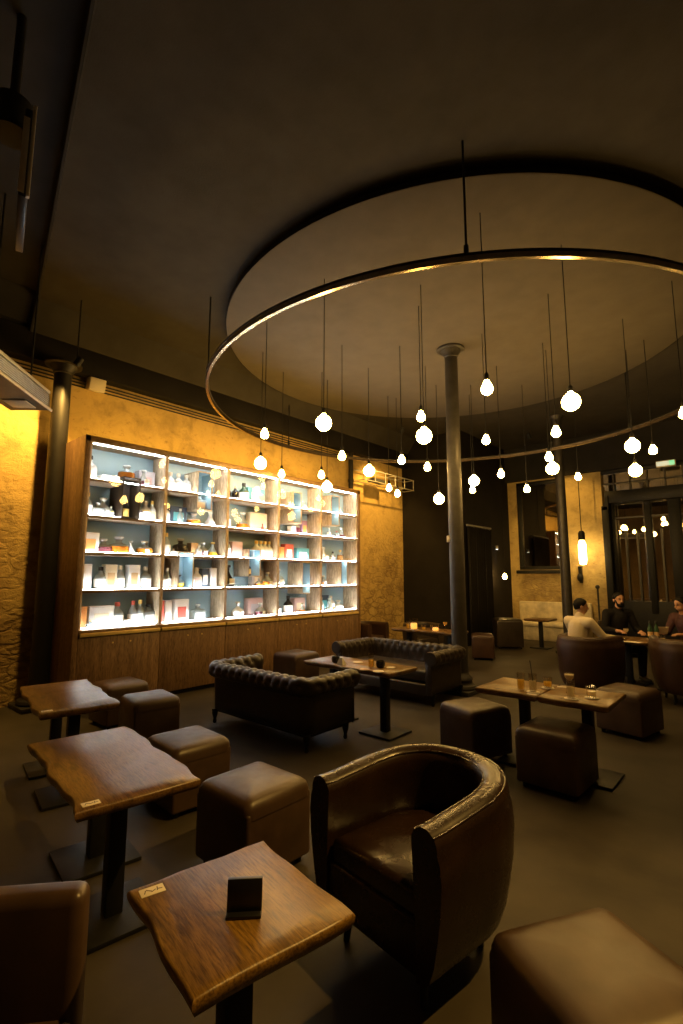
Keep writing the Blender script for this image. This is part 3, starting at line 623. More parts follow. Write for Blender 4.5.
for (bay, row, u, t, h, a1, a2, a3, a4, a5, words, zoff, dep) in I:
    if zoff is None and t == 'b' and h > 0.2 and not (bay == 4 and row == 1): h *= 1.06
    z = (zr(zoff) + (0.0 if zoff != int(zoff) or True else 0)) if zoff is not None else zr(4 - row)
    inn = zoff is not None
    if inn: z = zr(zoff) if zoff in (4.18, 2.12) else zr(zoff) - 0.02 + 0.016
    if not inn and row == 4: z = 1.026
    x = CX - 0.20 + dep; y = yu(bay, u)
    same = sorted(seen[(bay, row, words)])
    which = '' if len(same) == 1 else ', ' + ['leftmost', 'second', 'third', 'fourth'][same.index(u)] + ' of its set'
    lab = '%s%s, %s shelf of the %s case bay' % (words, which, ROWN[row], BAYN[bay])
    if t == 'b':
        body, parts = bottle_meshes(a1, a2, a3, a4, a5)
        nm = {'round': 'decanter', 'cone': 'decanter', 'squat': 'decanter', 'square': 'flask'}.get(a1, 'bottle')
        o = bpy.data.objects.new(nm, body); COL.objects.link(o)
        k = h * 1.02; s = h if a1 != 'squat' else h
        o.location = (x, y, z + 0.0015); o.rotation_euler.z = PI / 2 + random.uniform(-.15, .15)
        kx = {'bottle': 0.78, 'tall': 0.72, 'round': 0.80, 'cone': 0.80, 'squat': 0.86, 'square': 0.85}[a1]
        o.scale = (h * kx, h * kx, h)
        for pn, me in parts: child(pn, me, o)
        tag(o, lab, nm, 'bottles in the lit case')
    else:
        dpt = 0.13 if h > 0.12 else 0.2
        o = bpy.data.objects.new('carton', None)
        f = MB(); f.box((0, 0, h / 2), (dpt, a1 * (BW - 0.06), h), 0.003); bpy.data.objects.remove(o)
        o = f.build('carton', M[a2], loc=(x, y, z + 0.0015))
        wv = a1 * (BW - 0.06)
        if a3:
            f = MB(); f.box((dpt / 2 + 0.001, 0, h * 0.42), (0.004, wv * 0.62, h * 0.5)); f.build('printed_panel', M[a3], o, smooth=False)
        f = MB(); f.box((0, 0, h - 0.012), (dpt + 0.003, wv + 0.003, 0.018), 0.002); f.build('lid', M[a2], o)
        tag(o, lab, 'carton', 'cartons in the lit case')

# warm light line lying on top of the case, washing the stone above it
o = empty('wall_washer', (-7.35, (Y0 + Y1) / 2, 3.58)); tag(o, 'warm light line on top of the bottle case washing the stone', 'light')
f = MB(); f.box((0.03, 0, 0.045), (0.012, 5.5, 0.09)); f.box((-0.05, 0, 0.006), (0.16, 5.5, 0.012)); f.build('housing', M['iron_black'], o, smooth=False)
f = MB(); f.box((-0.03, 0, 0.024), (0.05, 5.4, 0.02)); f.build('lens', M['led_warm'], o, smooth=False)

# ------------------------------------------------------------------ things on the stone wall
f = MB()
for k in range(3): f.tube([(-7.82, 1.0, 4.70 - 0.05 * k), (-7.82, 2.6, 4.70 - 0.05 * k), (-7.82, 9.0, 4.70 - 0.05 * k)], 0.012, 6)
o = f.build('wall_conduit', M['iron_dark']); tag(o, 'three dark conduits running along the stone above the case', 'conduit')
o = empty('wall_speaker', (-7.74, 3.0, 4.66)); tag(o, 'small cream box fixed high on the stone under the beam', 'wall box')
f = MB(); f.box((0, 0, 0), (0.2, 0.24, 0.2), 0.015, ry=0.25); f.build('casing', M['white_plastic'], o)
f = MB(); f.box((-0.03, 0, 0.12), (0.08, 0.06, 0.1), 0.01); f.build('bracket', M['white_plastic'], o)
# open cage tray beyond the case
o = empty('cable_cage', (-7.62, 9.3, 4.22)); tag(o, 'open metal cable cage on the wall beyond the bottle case', 'cable tray')
f = MB()
for (x, z) in ((-0.16, -0.14), (0.16, -0.14), (-0.16, 0.14), (0.16, 0.14)): f.tube([(x, 0, z), (x, 2.2, z)], 0.014, 6)
f.build('rail', M['pale_metal'], o)
f = MB()
for k in range(6):
    y = 0.02 + k * 0.432
    f.tube([(-0.16, y, -0.14), (0.16, y, -0.14)], 0.009, 6); f.tube([(0.16, y, -0.14), (0.16, y, 0.14)], 0.009, 6); f.tube([(0.16, y, 0.14), (-0.16, y, 0.14)], 0.009, 6)
f.build('rung', M['pale_metal'], o)
f = MB(); f.box((0, 0.7, -0.07), (0.2, 0.5, 0.1), 0.02); f.build('transformer', M['steel_case'], o)
# hanging air unit at the left
u = Vector((-0.757, 0.654, 0)); v = Vector((-0.654, -0.757, 0))
o = empty('air_unit', (-6.2, 1.92, 3.6), math.atan2(u.y, u.x)); tag(o, 'ceiling hung metal air unit at the left edge above the stone wall', 'air conditioner')
f = MB(); f.loft([[Vector((x, y, z)) for (y, z) in ((0.0, 0.02), (0.42, 0.0), (0.42, 0.26), (0.06, 0.26), (0.02, 0.2))] for x in (-1.7, 0.0)]); f.build('casing', M['steel_case'], o, angle=20)
f = MB(); f.box((-0.85, -0.01, 0.02), (1.72, 0.02, 0.03), 0.004); f.box((-0.85, 0.03, 0.235), (1.72, 0.03, 0.035), 0.004); f.build('edge_strip', M['pale_metal'], o)
f = MB()
for k in range(6): f.box((-0.85, -0.003, 0.06 + k * 0.022), (1.55, 0.012, 0.008), rx=0.4)
f.build('grille', M['grey_metal'], o, smooth=False)
f = MB(); f.box((-0.24, 0.22, 0.002), (0.24, 0.24, 0.012), 0.003); f.build('filter_panel', M['white_plastic'], o)
for x in (-0.08, -0.9):
    f = MB(); f.cyl((x, 0.2, 0.25), (x, 0.2, 2.03), 0.01, n=6); f.build('hanger_rod', M['iron_black'], o)
# hung screen near the camera at the top left, seen edge on
o = empty('hanging_screen', (-3.36, 0.79, 4.06), math.radians(76)); tag(o, 'slim screen hung from the ceiling at top left seen edge on', 'screen')
f = MB(); f.box((0, 0.35, 0.33), (0.05, 0.66, 0.62), 0.008); f.build('screen_body', M['black_plastic'], o)
f = MB(); f.box((0.026, 0.0, 0.33), (0.020, 0.03, 0.64), 0.003); f.box((-0.012, 0.01, 0.30), (0.034, 0.02, 0.52), 0.003); f.build('edge_trim', M['pale_metal'], o)
f = MB(); f.cyl((-0.10, 0.3, 0.7), (-0.10, 0.3, 1.6), 0.03, n=12); f.cyl((-0.10, 0.3, 0.62), (-0.10, 0.3, 0.86), 0.12, n=20); f.build('mount', M['black_plastic'], o)

# ------------------------------------------------------------------ tables
def live_edge(lx, ly, th, seed, amp=0.018):
    rnd = random.Random(seed)
    ph = [rnd.uniform(0, 6.28) for _ in range(6)]
    def wv(t, k): return amp * (math.sin(t * 5.3 + ph[k]) * 0.6 + math.sin(t * 11 + ph[k + 1]) * 0.4)
    pts = []
    n = 24
    for i in range(n + 1):
        t = -lx / 2 + lx * i / n; pts.append((t, -ly / 2 + wv(t * 2, 0)))
    for i in range(1, 6): pts.append((lx / 2 + 0.004 * math.sin(i + ph[4]), -ly / 2 + wv(lx, 0) + (ly + wv(lx, 2) - wv(lx, 0)) * i / 6))
    for i in range(n + 1):
        t = lx / 2 - lx * i / n; pts.append((t, ly / 2 + wv(t * 2, 2)))
    for i in range(1, 6): pts.append((-lx / 2 + 0.004 * math.sin(2 * i + ph[5]), ly / 2 + wv(-lx, 2) - (ly + wv(-lx, 2) - wv(-lx, 0)) * i / 6))
    def ring(k, z):
        return [Vector((x * (1 - 2 * k / lx), y * (1 - 2 * k / ly), z)) for x, y in pts]
    f = MB(); f.loft([ring(0.03, -th), ring(0.012, -th * 0.86), ring(0.002, -th * 0.5), ring(0.0, -th * 0.2), ring(0.003, -0.005), ring(0.009, 0.0)])
    return f
def table(x, y, lx, ly, rz, label, seed, legs=((0, 0),), sticker=None, h=0.70, mat='wood_table', group='oak tables', base=0.42, amp=0.015):
    o = empty('table', (x, y, 0), rz); tag(o, label, 'table', group)
    t = live_edge(lx, ly, 0.055, seed, amp).build('table_top', M[mat], o, loc=(0, 0, h), angle=50)
    for (ax, ay) in legs:
        f = MB(); f.box((ax, ay, (h - 0.055) / 2), (0.085, 0.085, h - 0.057), 0.006); f.box((ax, ay, h - 0.062), (0.3, 0.3, 0.012)); f.build('leg', M['iron_black'], o)
        f = MB(); f.box((ax, ay, 0.012), (base, base, 0.022), 0.004); f.build('base_plate', M['iron_black'], o)
    if sticker:
        sx, sy, sr = sticker
        f = MB(); f.box((sx, sy, h + 0.001), (0.075, 0.045, 0.002), 0.0005, rz=sr); s = f.build('number_sticker', M['paper'], o)
        f = MB()
        for k in range(3): f.box((0, 0, 0), (0.004, 0.004, 0.004)) if False else None
        cs, sn = math.cos(sr), math.sin(sr)
        for k, (qx, qy, l, a) in enumerate(((-0.022, 0.0, 0.018, 1.2), (-0.010, 0.003, 0.02, -0.7), (0.004, -0.003, 0.016, 0.5), (0.016, 0.002, 0.02, 1.4), (0.024, -0.002, 0.014, -0.3))):
            f.box((sx + qx * cs - qy * sn, sy + qx * sn + qy * cs, h + 0.0024), (l, 0.003, 0.0008), rz=sr + a)
        f.build('printed_mark', M['ink'], s, smooth=False)
    return o
table(-4.72, 1.76, 1.19, 0.57, math.radians(-10), 'oak slab table farthest left beside the dark iron column', 3, ((-0.36, 0), (0.36, 0)), (0.53, -0.22, 1.55))
table(-2.89, 1.32, 1.17, 0.57, math.radians(-8), 'long oak slab table in the row of three, middle one', 5, ((-0.42, 0.08), (0.2, 0.0)), (0.53, -0.22, 1.55))
table(-1.36, 1.05, 0.54, 0.50, math.radians(-10), 'square oak table nearest the camera with a black menu block on it', 11, ((0.0, 0.0),), (-0.215, -0.19, 1.50), mat='wood_table_y', base=0.36, amp=0.009)
o = table(-1.925, 4.66, 0.55, 0.60, 0, 'oak table under the glasses, left half of the pair by the column', 14, ((0.0, 0.14),), mat='wood_table_y')
o = table(-1.37, 4.66, 0.55, 0.60, 0, 'oak table under the glasses, right half of the pair by the column', 15, ((0.0, 0.14),), mat='wood_table_y')
table(-3.80, 4.61, 1.28, 0.53, 0, 'oak table between the two tufted sofas', 17, ((-0.38, 0), (0.38, 0)), mat='wood_table_y')
table(-5.2, 8.45, 1.4, 0.55, 0, 'dark table with candle lights behind the far tufted sofa', 19, ((-0.45, 0), (0.45, 0)))
table(-1.65, 9.20, 1.12, 0.70, 0, 'dining table where the three people sit', 23, ((-0.3, 0), (0.3, 0)), h=0.72)
table(-4.50, 12.43, 0.6, 0.6, 0, 'small dark table in front of the cream bench', 29, ((0, 0),))
# black block on the near table
o = empty('menu_block', (-1.293, 1.026, 0.70), math.radians(46)); tag(o, 'small black square menu block on the nearest oak table', 'menu holder')
f = MB(); f.box((0, 0.012, 0.047), (0.104, 0.02, 0.092), 0.003, rx=-0.12); f.build('back_plate', M['black_plastic'], o)
f = MB(); f.box((0, 0.0, 0.005), (0.104, 0.05, 0.009), 0.002); f.build('foot', M['black_plastic'], o)

# ------------------------------------------------------------------ poufs
def pouf(x, y, rz, sx, sy, h, label, mat='leather', group='square leather poufs'):
    o = empty('pouf', (x, y, 0), rz); tag(o, label, 'pouf', group)
    f = MB(); f.box((0, 0, (h - 0.09) / 2 + 0.03), (sx - 0.01, sy - 0.01, h - 0.11), 0.02, 3); f.build('body', M[mat], o)
    f = MB()
    n = 14; rings = []
    rows = [(0.0, h - 0.105), (0.002, h - 0.06), (0.012, h - 0.03), (0.035, h - 0.010), (0.075, h - 0.001), (0.13, h + 0.006), (0.19, h + 0.009)]
    def sq(ins, z):
        a, bb = sx / 2 - ins, sy / 2 - ins; r = max(0.015, 0.05 - ins * 0.3); pts = []
        for cx, cy, a0 in ((a - r, bb - r, 0), (-a + r, bb - r, 90), (-a + r, -bb + r, 180), (a - r, -bb + r, 270)):
            for k in range(5):
                t = math.radians(a0 + 22.5 * k); pts.append(Vector((cx + r * math.cos(t), cy + r * math.sin(t), z)))
        return pts
    f.loft([sq(i, z) for i, z in rows]); f.build('cushion', M[mat], o, angle=60)
    for ax in (-1, 1):
        for ay in (-1, 1):
            f = MB(); f.cyl((ax * (sx / 2 - 0.06), ay * (sy / 2 - 0.06), 0), (ax * (sx / 2 - 0.06), ay * (sy / 2 - 0.06), 0.035), 0.02, 0.024, 10); f.build('foot', M['iron_black'], o)
    return o
pouf(-2.54, 2.07, 0, 0.51, 0.50, 0.48, 'brown leather pouf touching the left side of the tub armchair')
pouf(-3.58, 2.25, math.radians(-4), 0.52, 0.48, 0.48, 'brown leather pouf behind the middle slab table')
pouf(-5.09, 2.73, math.radians(-8), 0.50, 0.48, 0.48, 'brown leather pouf right of the farthest left slab table')
pouf(-6.02, 2.84, 0, 0.50, 0.50, 0.48, 'brown leather pouf against the doors of the bottle case')
pouf(-2.37, 4.66, math.radians(-22), 0.50, 0.50, 0.48, 'dark pouf standing right in front of the middle column')
pouf(-1.53, 4.44, math.radians(-2), 0.50, 0.52, 0.48, 'dark pouf in front of the glass covered tables')
pouf(-1.40, 6.42, math.radians(-12), 0.50, 0.54, 0.48, 'dark pouf behind the right end of the glass covered tables')
pouf(-0.53, 1.87, math.radians(-31), 0.54, 0.53, 0.48, 'large tan lit pouf at the bottom right corner')
pouf(-6.05, 5.75, 0, 0.55, 0.55, 0.50, 'low dark pouf behind the near tufted sofa by the bottle case')
pouf(-4.85, 10.0, math.radians(28), 0.46, 0.46, 0.52, 'chestnut pouf seen just right of the middle column', 'leather_red')
pouf(-5.15, 12.0, math.radians(35), 0.62, 0.62, 0.70, 'tall dark cube seat beside the cream bench', 'leather_sofa')

# ------------------------------------------------------------------ swept upholstery
def sweep(path, prof, disp=None):
    """closed profile (offset outwards, z) carried along an open plan path"""
    P = [Vector(p) for p in path]; N = len(P)
    s = [0.0]
    for i in range(1, N): s.append(s[-1] + (P[i] - P[i - 1]).length)
    ta = [0.0]
    for i in range(1, len(prof)): ta.append(ta[-1] + math.hypot(prof[i][0] - prof[i - 1][0], prof[i][1] - prof[i - 1][1]))
    rings = []
    for i in range(N):
        t = (P[min(i + 1, N - 1)] - P[max(i - 1, 0)]).normalized()
        nrm = Vector((t.y, -t.x))
        ring = []
        for j, (o, z) in enumerate(prof):
            dd = disp(s[i], ta[j], j, s[-1]) if disp else 0.0
            a, c = prof[j - 1], prof[(j + 1) % len(prof)]
            tx, tz = c[0] - a[0], c[1] - a[1]; l = math.hypot(tx, tz) or 1
            no, nz = -tz / l, tx / l
            oo, zz = o + no * dd, z + nz * dd
            ring.append(Vector((P[i].x + nrm.x * oo, P[i].y + nrm.y * oo, zz)))
        rings.append(ring)
    return rings
def arc(c, r, a0, a1, n): return [(c[0] + r * math.cos(math.radians(a0 + (a1 - a0) * k / n)), c[1] + r * math.sin(math.radians(a0 + (a1 - a0) * k / n))) for k in range(n + 1)]

def tub_chair(x, y, rz, label, mat, sc_=1.0, hb=0.0, group='leather tub armchairs'):
    """front faces local -Y"""
    o = empty('tub_armchair', (x, y, 0), rz); tag(o, label, 'armchair', group)
    R = 0.30
    # from the right arm round the back to the left arm (outward normal on the right-hand side)
    path = [(R + 0.005, -0.36 + 0.36 * k / 10) for k in range(11)] + arc((0, 0.0), R, 0, 180, 36)[1:] + [(-R - 0.005, -0.36 * k / 10) for k in range(1, 11)]
    top = 0.665 + hb
    prof = [(-0.045, 0.22), (-0.052, 0.45), (-0.058, top - 0.10)] + [(0.0 + 0.062 * math.cos(math.radians(a)), top - 0.062 + 0.062 * math.sin(math.radians(a))) for a in range(170, -11, -15)] + \
           [(0.072, top - 0.10), (0.078, top - 0.16), (0.070, top - 0.26), (0.055, 0.32), (0.036, 0.23), (0.012, 0.165), (-0.015, 0.14), (-0.05, 0.14)]
    N = len(path)
    f = MB(); rings = sweep(path, prof)
    if hb == 0.0:                                  # the back stands a little higher than the arms
        for i, ring in enumerate(rings):
            yy = path[i][1]
            k = 0.05 * max(0.0, min(1.0, (yy + 0.30) / 0.55))
            for v in ring:
                if v.z > 0.36: v.z += k * (v.z - 0.36) / (top - 0.36)
    f.loft(rings); f.build('shell', M[mat], o, angle=55)
    # welts along the rolled rim
    for off in (-0.046, 0.046):
        f = MB(); pts = []
        for i, ring in enumerate(rings):
            zt = max(v.z for v in ring)
            P = Vector(path[i]); t = (Vector(path[min(i + 1, N - 1)]) - Vector(path[max(i - 1, 0)])).normalized()
            q = P + Vector((t.y, -t.x)) * off
            pts.append((q.x, q.y, zt - 0.0205))
        f.tube(pts, 0.0045, 6); f.build('piping', M[mat], o)
    # seat cushion: D shape
    outl = [(0.245, -0.335), (0.250, -0.1)] + arc((0, 0.0), 0.25, 0, 180, 20) + [(-0.250, -0.1), (-0.245, -0.335)]
    f = MB()
    f.loft([[Vector((px * k, (py + 0.05) * k - 0.05, z)) for px, py in outl] for k, z in ((0.97, 0.30), (1.0, 0.33), (1.0, 0.395), (0.975, 0.415), (0.90, 0.428), (0.6, 0.437))])
    f.build('seat_cushion', M[mat], o, angle=50)
    f = MB(); f.box((0, -0.325, 0.235), (0.52, 0.05, 0.19), 0.015, 3); f.build('front_panel', M[mat], o)
    f = MB(); f.box((0, -0.08, 0.16), (0.46, 0.44, 0.05), 0.01); f.build('underframe', M['iron_black'], o)
    for ax, ay in ((-0.22, -0.28), (0.22, -0.28), (-0.17, 0.14), (0.17, 0.14)):
        f = MB(); f.cyl((ax, ay, 0), (ax * 0.94, ay * 0.94, 0.15), 0.014, 0.022, 10); f.build('leg', M['iron_black'], o)
    o.scale = (sc_, sc_, sc_)
    return o
tub_chair(-1.405, 2.215, math.radians(-9), 'polished dark leather tub armchair in the foreground', 'leather_tub', 1.09)
tub_chair(-2.24, 7.92, math.radians(168), 'large brown tub armchair holding the person in white', 'leather_red', 1.03, 0.17)
tub_chair(-1.09, 8.36, math.radians(195), 'empty brown tub armchair at the right edge by the dining table', 'leather_red', 1.03, 0.17)
tub_chair(-5.95, 9.30, math.radians(60), 'black tub armchair with a round back beside the candle lit table', 'leather_sofa', 1.0, 0.06)
tub_chair(-7.00, 8.75, math.radians(90), 'dark tub armchair against the stone beyond the bottle case', 'leather_red', 1.0, 0.05)

def sofa(x, y, rz, L, D, label):
    """front faces local -Y, L wide, D deep"""
    o = empty('chesterfield_sofa', (x, y, 0), rz); tag(o, label, 'sofa', 'tufted roll arm sofas')
    hx, hy, r = L / 2 - 0.10, D / 2 - 0.10, 0.10
    path = []
    def seg(a, c, n):
        for k in range(n): path.append((a[0] + (c[0] - a[0]) * k / n, a[1] + (c[1] - a[1]) * k / n))
    seg((hx, -hy - 0.06), (hx, hy - r), 34); path.extend(arc((hx - r, hy - r), r, 0, 90, 8)[:-1])
    seg((hx - r, hy), (-hx + r, hy), 84); path.extend(arc((-hx + r, hy - r), r, 90, 180, 8)[:-1])
    seg((-hx, hy - r), (-hx, -hy - 0.06), 34); path.append((-hx, -hy - 0.06))
    rr = 0.088; zc = 0.62
    prof = [(-0.075, 0.26), (-0.075, 0.40), (-0.072, 0.46), (-0.07, 0.52), (-0.078, 0.56)] + [(0.015 + rr * math.cos(math.radians(a)), zc + rr * math.sin(math.radians(a))) for a in range(195, -76, -9)] + \
           [(0.030, 0.515), (0.026, 0.44), (0.024, 0.30), (0.02, 0.17), (-0.02, 0.15), (-0.07, 0.16)]
    tot = [0.0]
    for i in range(1, len(prof)): tot.append(tot[-1] + math.hypot(prof[i][0] - prof[i - 1][0], prof[i][1] - prof[i - 1][1]))
    tr0, tr1 = tot[5], tot[5 + 27]                        # the roll, where the buttons sit
    rows = [tr0 - 0.07, tr0 + 0.05, tr0 + 0.17, tr0 + 0.29]
    SP = 0.125
    def disp(s, t, j, S):
        if t > tr1 + 0.02: return 0.0
        dd = 0.0
        for q, tq in enumerate(rows):
            if abs(t - tq) > 0.11: continue
            off = SP / 2 if q % 2 else 0.0
            k = round((s - 0.08 - off) / SP); sq = 0.08 + off + k * SP
            if sq < 0.06 or sq > S - 0.06: continue
            d2 = (s - sq) ** 2 + (t - tq) ** 2
            dd -= 0.020 * math.exp(-d2 / 0.0009) + 0.011 * math.exp(-d2 / 0.004)
        # pleats between the buttons
        for sg in (1, -1):
            ph = ((s - 0.08) / SP + sg * (t - rows[0]) / 0.24) % 1.0
            ph = min(ph, 1 - ph)
            dd -= 0.006 * math.exp(-(ph / 0.08) ** 2)
        return dd + 0.010
    rings = sweep(path, prof, disp)
    f = MB(); f.loft(rings); f.build('upholstery', M['leather_sofa'], o, angle=70)
    # buttons on the crown and outside of the roll
    bm_ = MB(); bm_.ball((0, 0, 0), (0.011, 0.011, 0.008), 8, 6); bme = mesh_of(bm_, 'sofa_button', M['leather_sofa'])
    cum = [0.0]
    for i in range(1, len(path)): cum.append(cum[-1] + (Vector(path[i]) - Vector(path[i - 1])).length)
    for q in (1, 2, 3):
        off = SP / 2 if q % 2 else 0.0
        j = min(range(len(tot)), key=lambda m: abs(tot[m] - rows[q]))
        k = 0
        while 0.08 + off + k * SP < cum[-1] - 0.06:
            sq = 0.08 + off + k * SP; k += 1
            i = min(range(len(cum)), key=lambda m: abs(cum[m] - sq))
            if q == 2 and k % 1: continue
            child('button', bme, o, rings[i][j])
    for s_ in (-1, 1):                                      # scroll faces of the arms
        f = MB(); cx = s_ * (hx + 0.015)
        f.cyl((cx, -hy - 0.055, zc), (cx, -hy - 0.085, zc), 0.098, 0.09, 24); f.box((cx - s_ * 0.035, -hy - 0.065, 0.36), (0.10, 0.03, 0.42), 0.012); f.build('arm_front', M['leather_sofa'], o)
    f = MB(); f.box((0, -0.05, 0.36), (L - 0.36, D - 0.32, 0.16), 0.035, 3); f.build('seat_cushion', M['leather_sofa'], o)
    f = MB(); f.box((0, -hy - 0.03, 0.21), (L - 0.30, 0.06, 0.14), 0.015, 3); f.build('front_rail', M['leather_sofa'], o)
    f = MB(); f.box((0, 0, 0.15), (L - 0.24, D - 0.26, 0.05), 0.01); f.build('underframe', M['iron_black'], o)
    for ax in (-1, 1):
        for ay in (-1, 1):
            f = MB(); f.lathe([(0.018, 0.0), (0.024, 0.02), (0.018, 0.05), (0.034, 0.10), (0.038, 0.16)], (ax * (L / 2 - 0.12), ay * (D / 2 - 0.12), 0), 14); f.build('leg', M['iron_black'], o)
    return o
sofa(-4.40, 3.89, PI, 1.78, 0.82, 'dark tufted leather sofa turned with its back to the camera')
sofa(-4.42, 6.32, 0, 1.85, 1.00, 'dark tufted leather sofa facing the camera behind the small table')

# chair cut by the lower left corner
o = empty('lounge_chair', (-1.65, 0.70, 0), math.atan2(-0.75, -0.66)); tag(o, 'dark leather chair back cut off by the lower left corner', 'chair')
f = MB(); f.box((0.30, -0.05, 0.545), (0.60, 0.10, 0.43), 0.035, 4); f.build('backrest', M['leather'], o)
f = MB(); f.box((0.30, 0.20, 0.36), (0.58, 0.48, 0.14), 0.03, 3); f.build('seat', M['leather'], o)
for ax in (0.06, 0.54):
    for ay in (-0.02, 0.38):
        f = MB(); f.cyl((ax, ay, 0), (ax, ay, 0.31), 0.016, 0.02, 10); f.build('leg', M['iron_black'], o)

# cream bench along the end wall
o = empty('wall_bench', (-4.78, EY - 0.30, 0)); tag(o, 'cream upholstered bench under the night window', 'bench')
f = MB(); f.box((0, 0.22, 0.74), (1.93, 0.12, 0.56), 0.03, 3); f.build('backrest', M['cream'], o)
f = MB(); f.box((-0.12, -0.02, 0.42), (2.15, 0.58, 0.12), 0.04, 3); f.build('seat', M['cream'], o)
f = MB(); f.box((-0.12, 0.0, 0.18), (2.11, 0.5, 0.36), 0.01); f.build('base', M['cream'], o)
# stanchion and wall bracket by the pier
o = empty('post_stand', (-3.58, 14.03, 0)); tag(o, 'slim dark post stand with a knob top by the pier', 'stand')
f = MB(); f.lathe([(0.15, 0), (0.15, 0.02), (0.03, 0.05)], n=20); f.build('base', M['iron'], o)
f = MB(); f.cyl((0, 0, 0.03), (0, 0, 1.4), 0.022, n=12); f.build('pole', M['iron'], o)
f = MB(); f.ball((0, 0, 1.45), 0.055, 14, 10); f.build('knob', M['iron'], o)
o = empty('wall_bracket', (-4.06, EY - 0.06, 1.57)); tag(o, 'small black iron bracket fixed to the pier under the tube lamp', 'bracket')
f = MB(); f.box((0, 0.03, 0.2), (0.08, 0.05, 0.45), 0.01); f.build('plate', M['iron_black'], o)
f = MB(); f.ball((0, -0.03, 0.12), (0.08, 0.08, 0.12), 12, 8); f.cyl((0, -0.03, 0.2), (0, -0.03, 0.42), 0.03, 0.05, 12); f.build('lantern', M['iron_black'], o)
# tube pendant in front of the pier
o = empty('tube_pendant', (-3.86, 13.94, 2.35)); tag(o, 'glowing tube shaped pendant lamp before the stone pier', 'lamp')
f = MB(); f.lathe([(0.02, -0.33), (0.08, -0.31), (0.095, -0.2), (0.095, 0.2), (0.07, 0.28), (0.05, 0.32)], n=18); f.build('bulb', M['tube'], o)
f = MB(); f.lathe([(0.055, 0.31), (0.085, 0.33), (0.085, 0.50), (0.05, 0.56)], n=18); f.build('socket', M['iron_black'], o)
f = MB(); f.cyl((0, 0, 0.55), (0, 0, 3.22), 0.012, n=6); f.build('cord', M['iron_black'], o)
# small lamp and curtain at the black wall
o = empty('wall_bulb', (-5.66, 13.15, 1.71)); tag(o, 'small bare bulb hanging low before the black wall', 'lamp')
f = MB(); f.lathe([(0.01, -0.07), (0.045, -0.05), (0.055, 0), (0.04, 0.06), (0.02, 0.09)], n=14); f.build('bulb', M['bulb'], o)
f = MB(); f.lathe([(0.022, 0.085), (0.028, 0.10), (0.028, 0.16), (0.01, 0.18)], n=12); f.build('socket', M['iron_black'], o)
f = MB(); f.cyl((0, 0, 0.17), (0, 0, 3.86), 0.006, n=6); f.build('cord', M['iron_black'], o)
o = empty('door_curtain', (-5.92, 12.25, 0)); tag(o, 'black curtain hung on a rail across the black wall', 'curtain')
f = MB(); f.loft([[Vector((0.04 * math.sin(k * 1.1) * (1 if z < 3 else 0.6), -0.68 + 1.36 * k / 60, z)) for k in range(61)] for z in (0.02, 1.0, 2.2, 2.98)], close=False, cap=False)
cu = f.build('cloth', M['black_paint'], o); sm = cu.modifiers.new('Solidify', 'SOLIDIFY'); sm.thickness = 0.004
f = MB(); f.tube([(0, -0.7, 3.03), (0, 0.7, 3.03)], 0.025, 8); f.build('rail', M['grey_metal'], o)
for k in range(8):
    f = MB(); f.tube([(0.03 * math.cos(a), -0.65 + k * 0.18, 3.01 + 0.03 * math.sin(a)) for a in [2 * PI * q / 12 for q in range(12)]], 0.005, 6, closed=True); f.build('ring', M['grey_metal'], o)
o = empty('wall_spotlight', (-5.95, 13.37, 2.50)); tag(o, 'tiny spotlight washing a streak down the black wall', 'spotlight')
f = MB(); f.cyl((0, 0, -0.02), (0, 0, 0.08), 0.035, n=14); f.box((-0.03, 0, 0.06), (0.06, 0.02, 0.02)); f.build('housing', M['grey_metal'], o)
f = MB(); f.cyl((0, 0, -0.026), (0, 0, -0.021), 0.028, n=14); f.build('lens', emit('spot_lens', (0.9, 0.9, 0.85), 6.0), o)
li = bpy.data.lights.new('streak_light', 'SPOT'); li.energy = 6; li.color = (1, 0.9, 0.7); li.spot_size = math.radians(40); li.spot_blend = 0.6; li.shadow_soft_size = 0.02
lo = bpy.data.objects.new('lamp', li); COL.objects.link(lo); lo.parent = o; lo.location = (0, 0, -0.035); lo.rotation_euler = (0, 0, 0)
# sensor box on the middle column
o = empty('sensor_box', (-3.825, 6.862, 2.29), YAW); tag(o, 'small cream switch box on the side of the middle column', 'switch box')
f = MB(); f.box((0, 0, 0), (0.06, 0.05, 0.10), 0.008); f.build('casing', M['white_plastic'], o)
f = MB(); f.box((0, -0.027, 0.01), (0.03, 0.006, 0.04), 0.002); f.build('button', M['paper'], o)
# exit light
o = empty('exit_sign', (-1.90, EY - 0.20, 4.475), 0.0); tag(o, 'pale green emergency exit light box above the glazed doors', 'exit light')
f = MB(); f.box((0, 0.03, 0), (0.42, 0.08, 0.16), 0.02); f.build('housing', M['white_plastic'], o)
f = MB(); f.box((-0.06, -0.012, 0), (0.26, 0.006, 0.11)); f.build('diffuser', M['exit_w'], o)
f = MB(); f.box((0.13, -0.012, 0), (0.11, 0.006, 0.11)); f.build('green_panel', M['exit_g'], o)

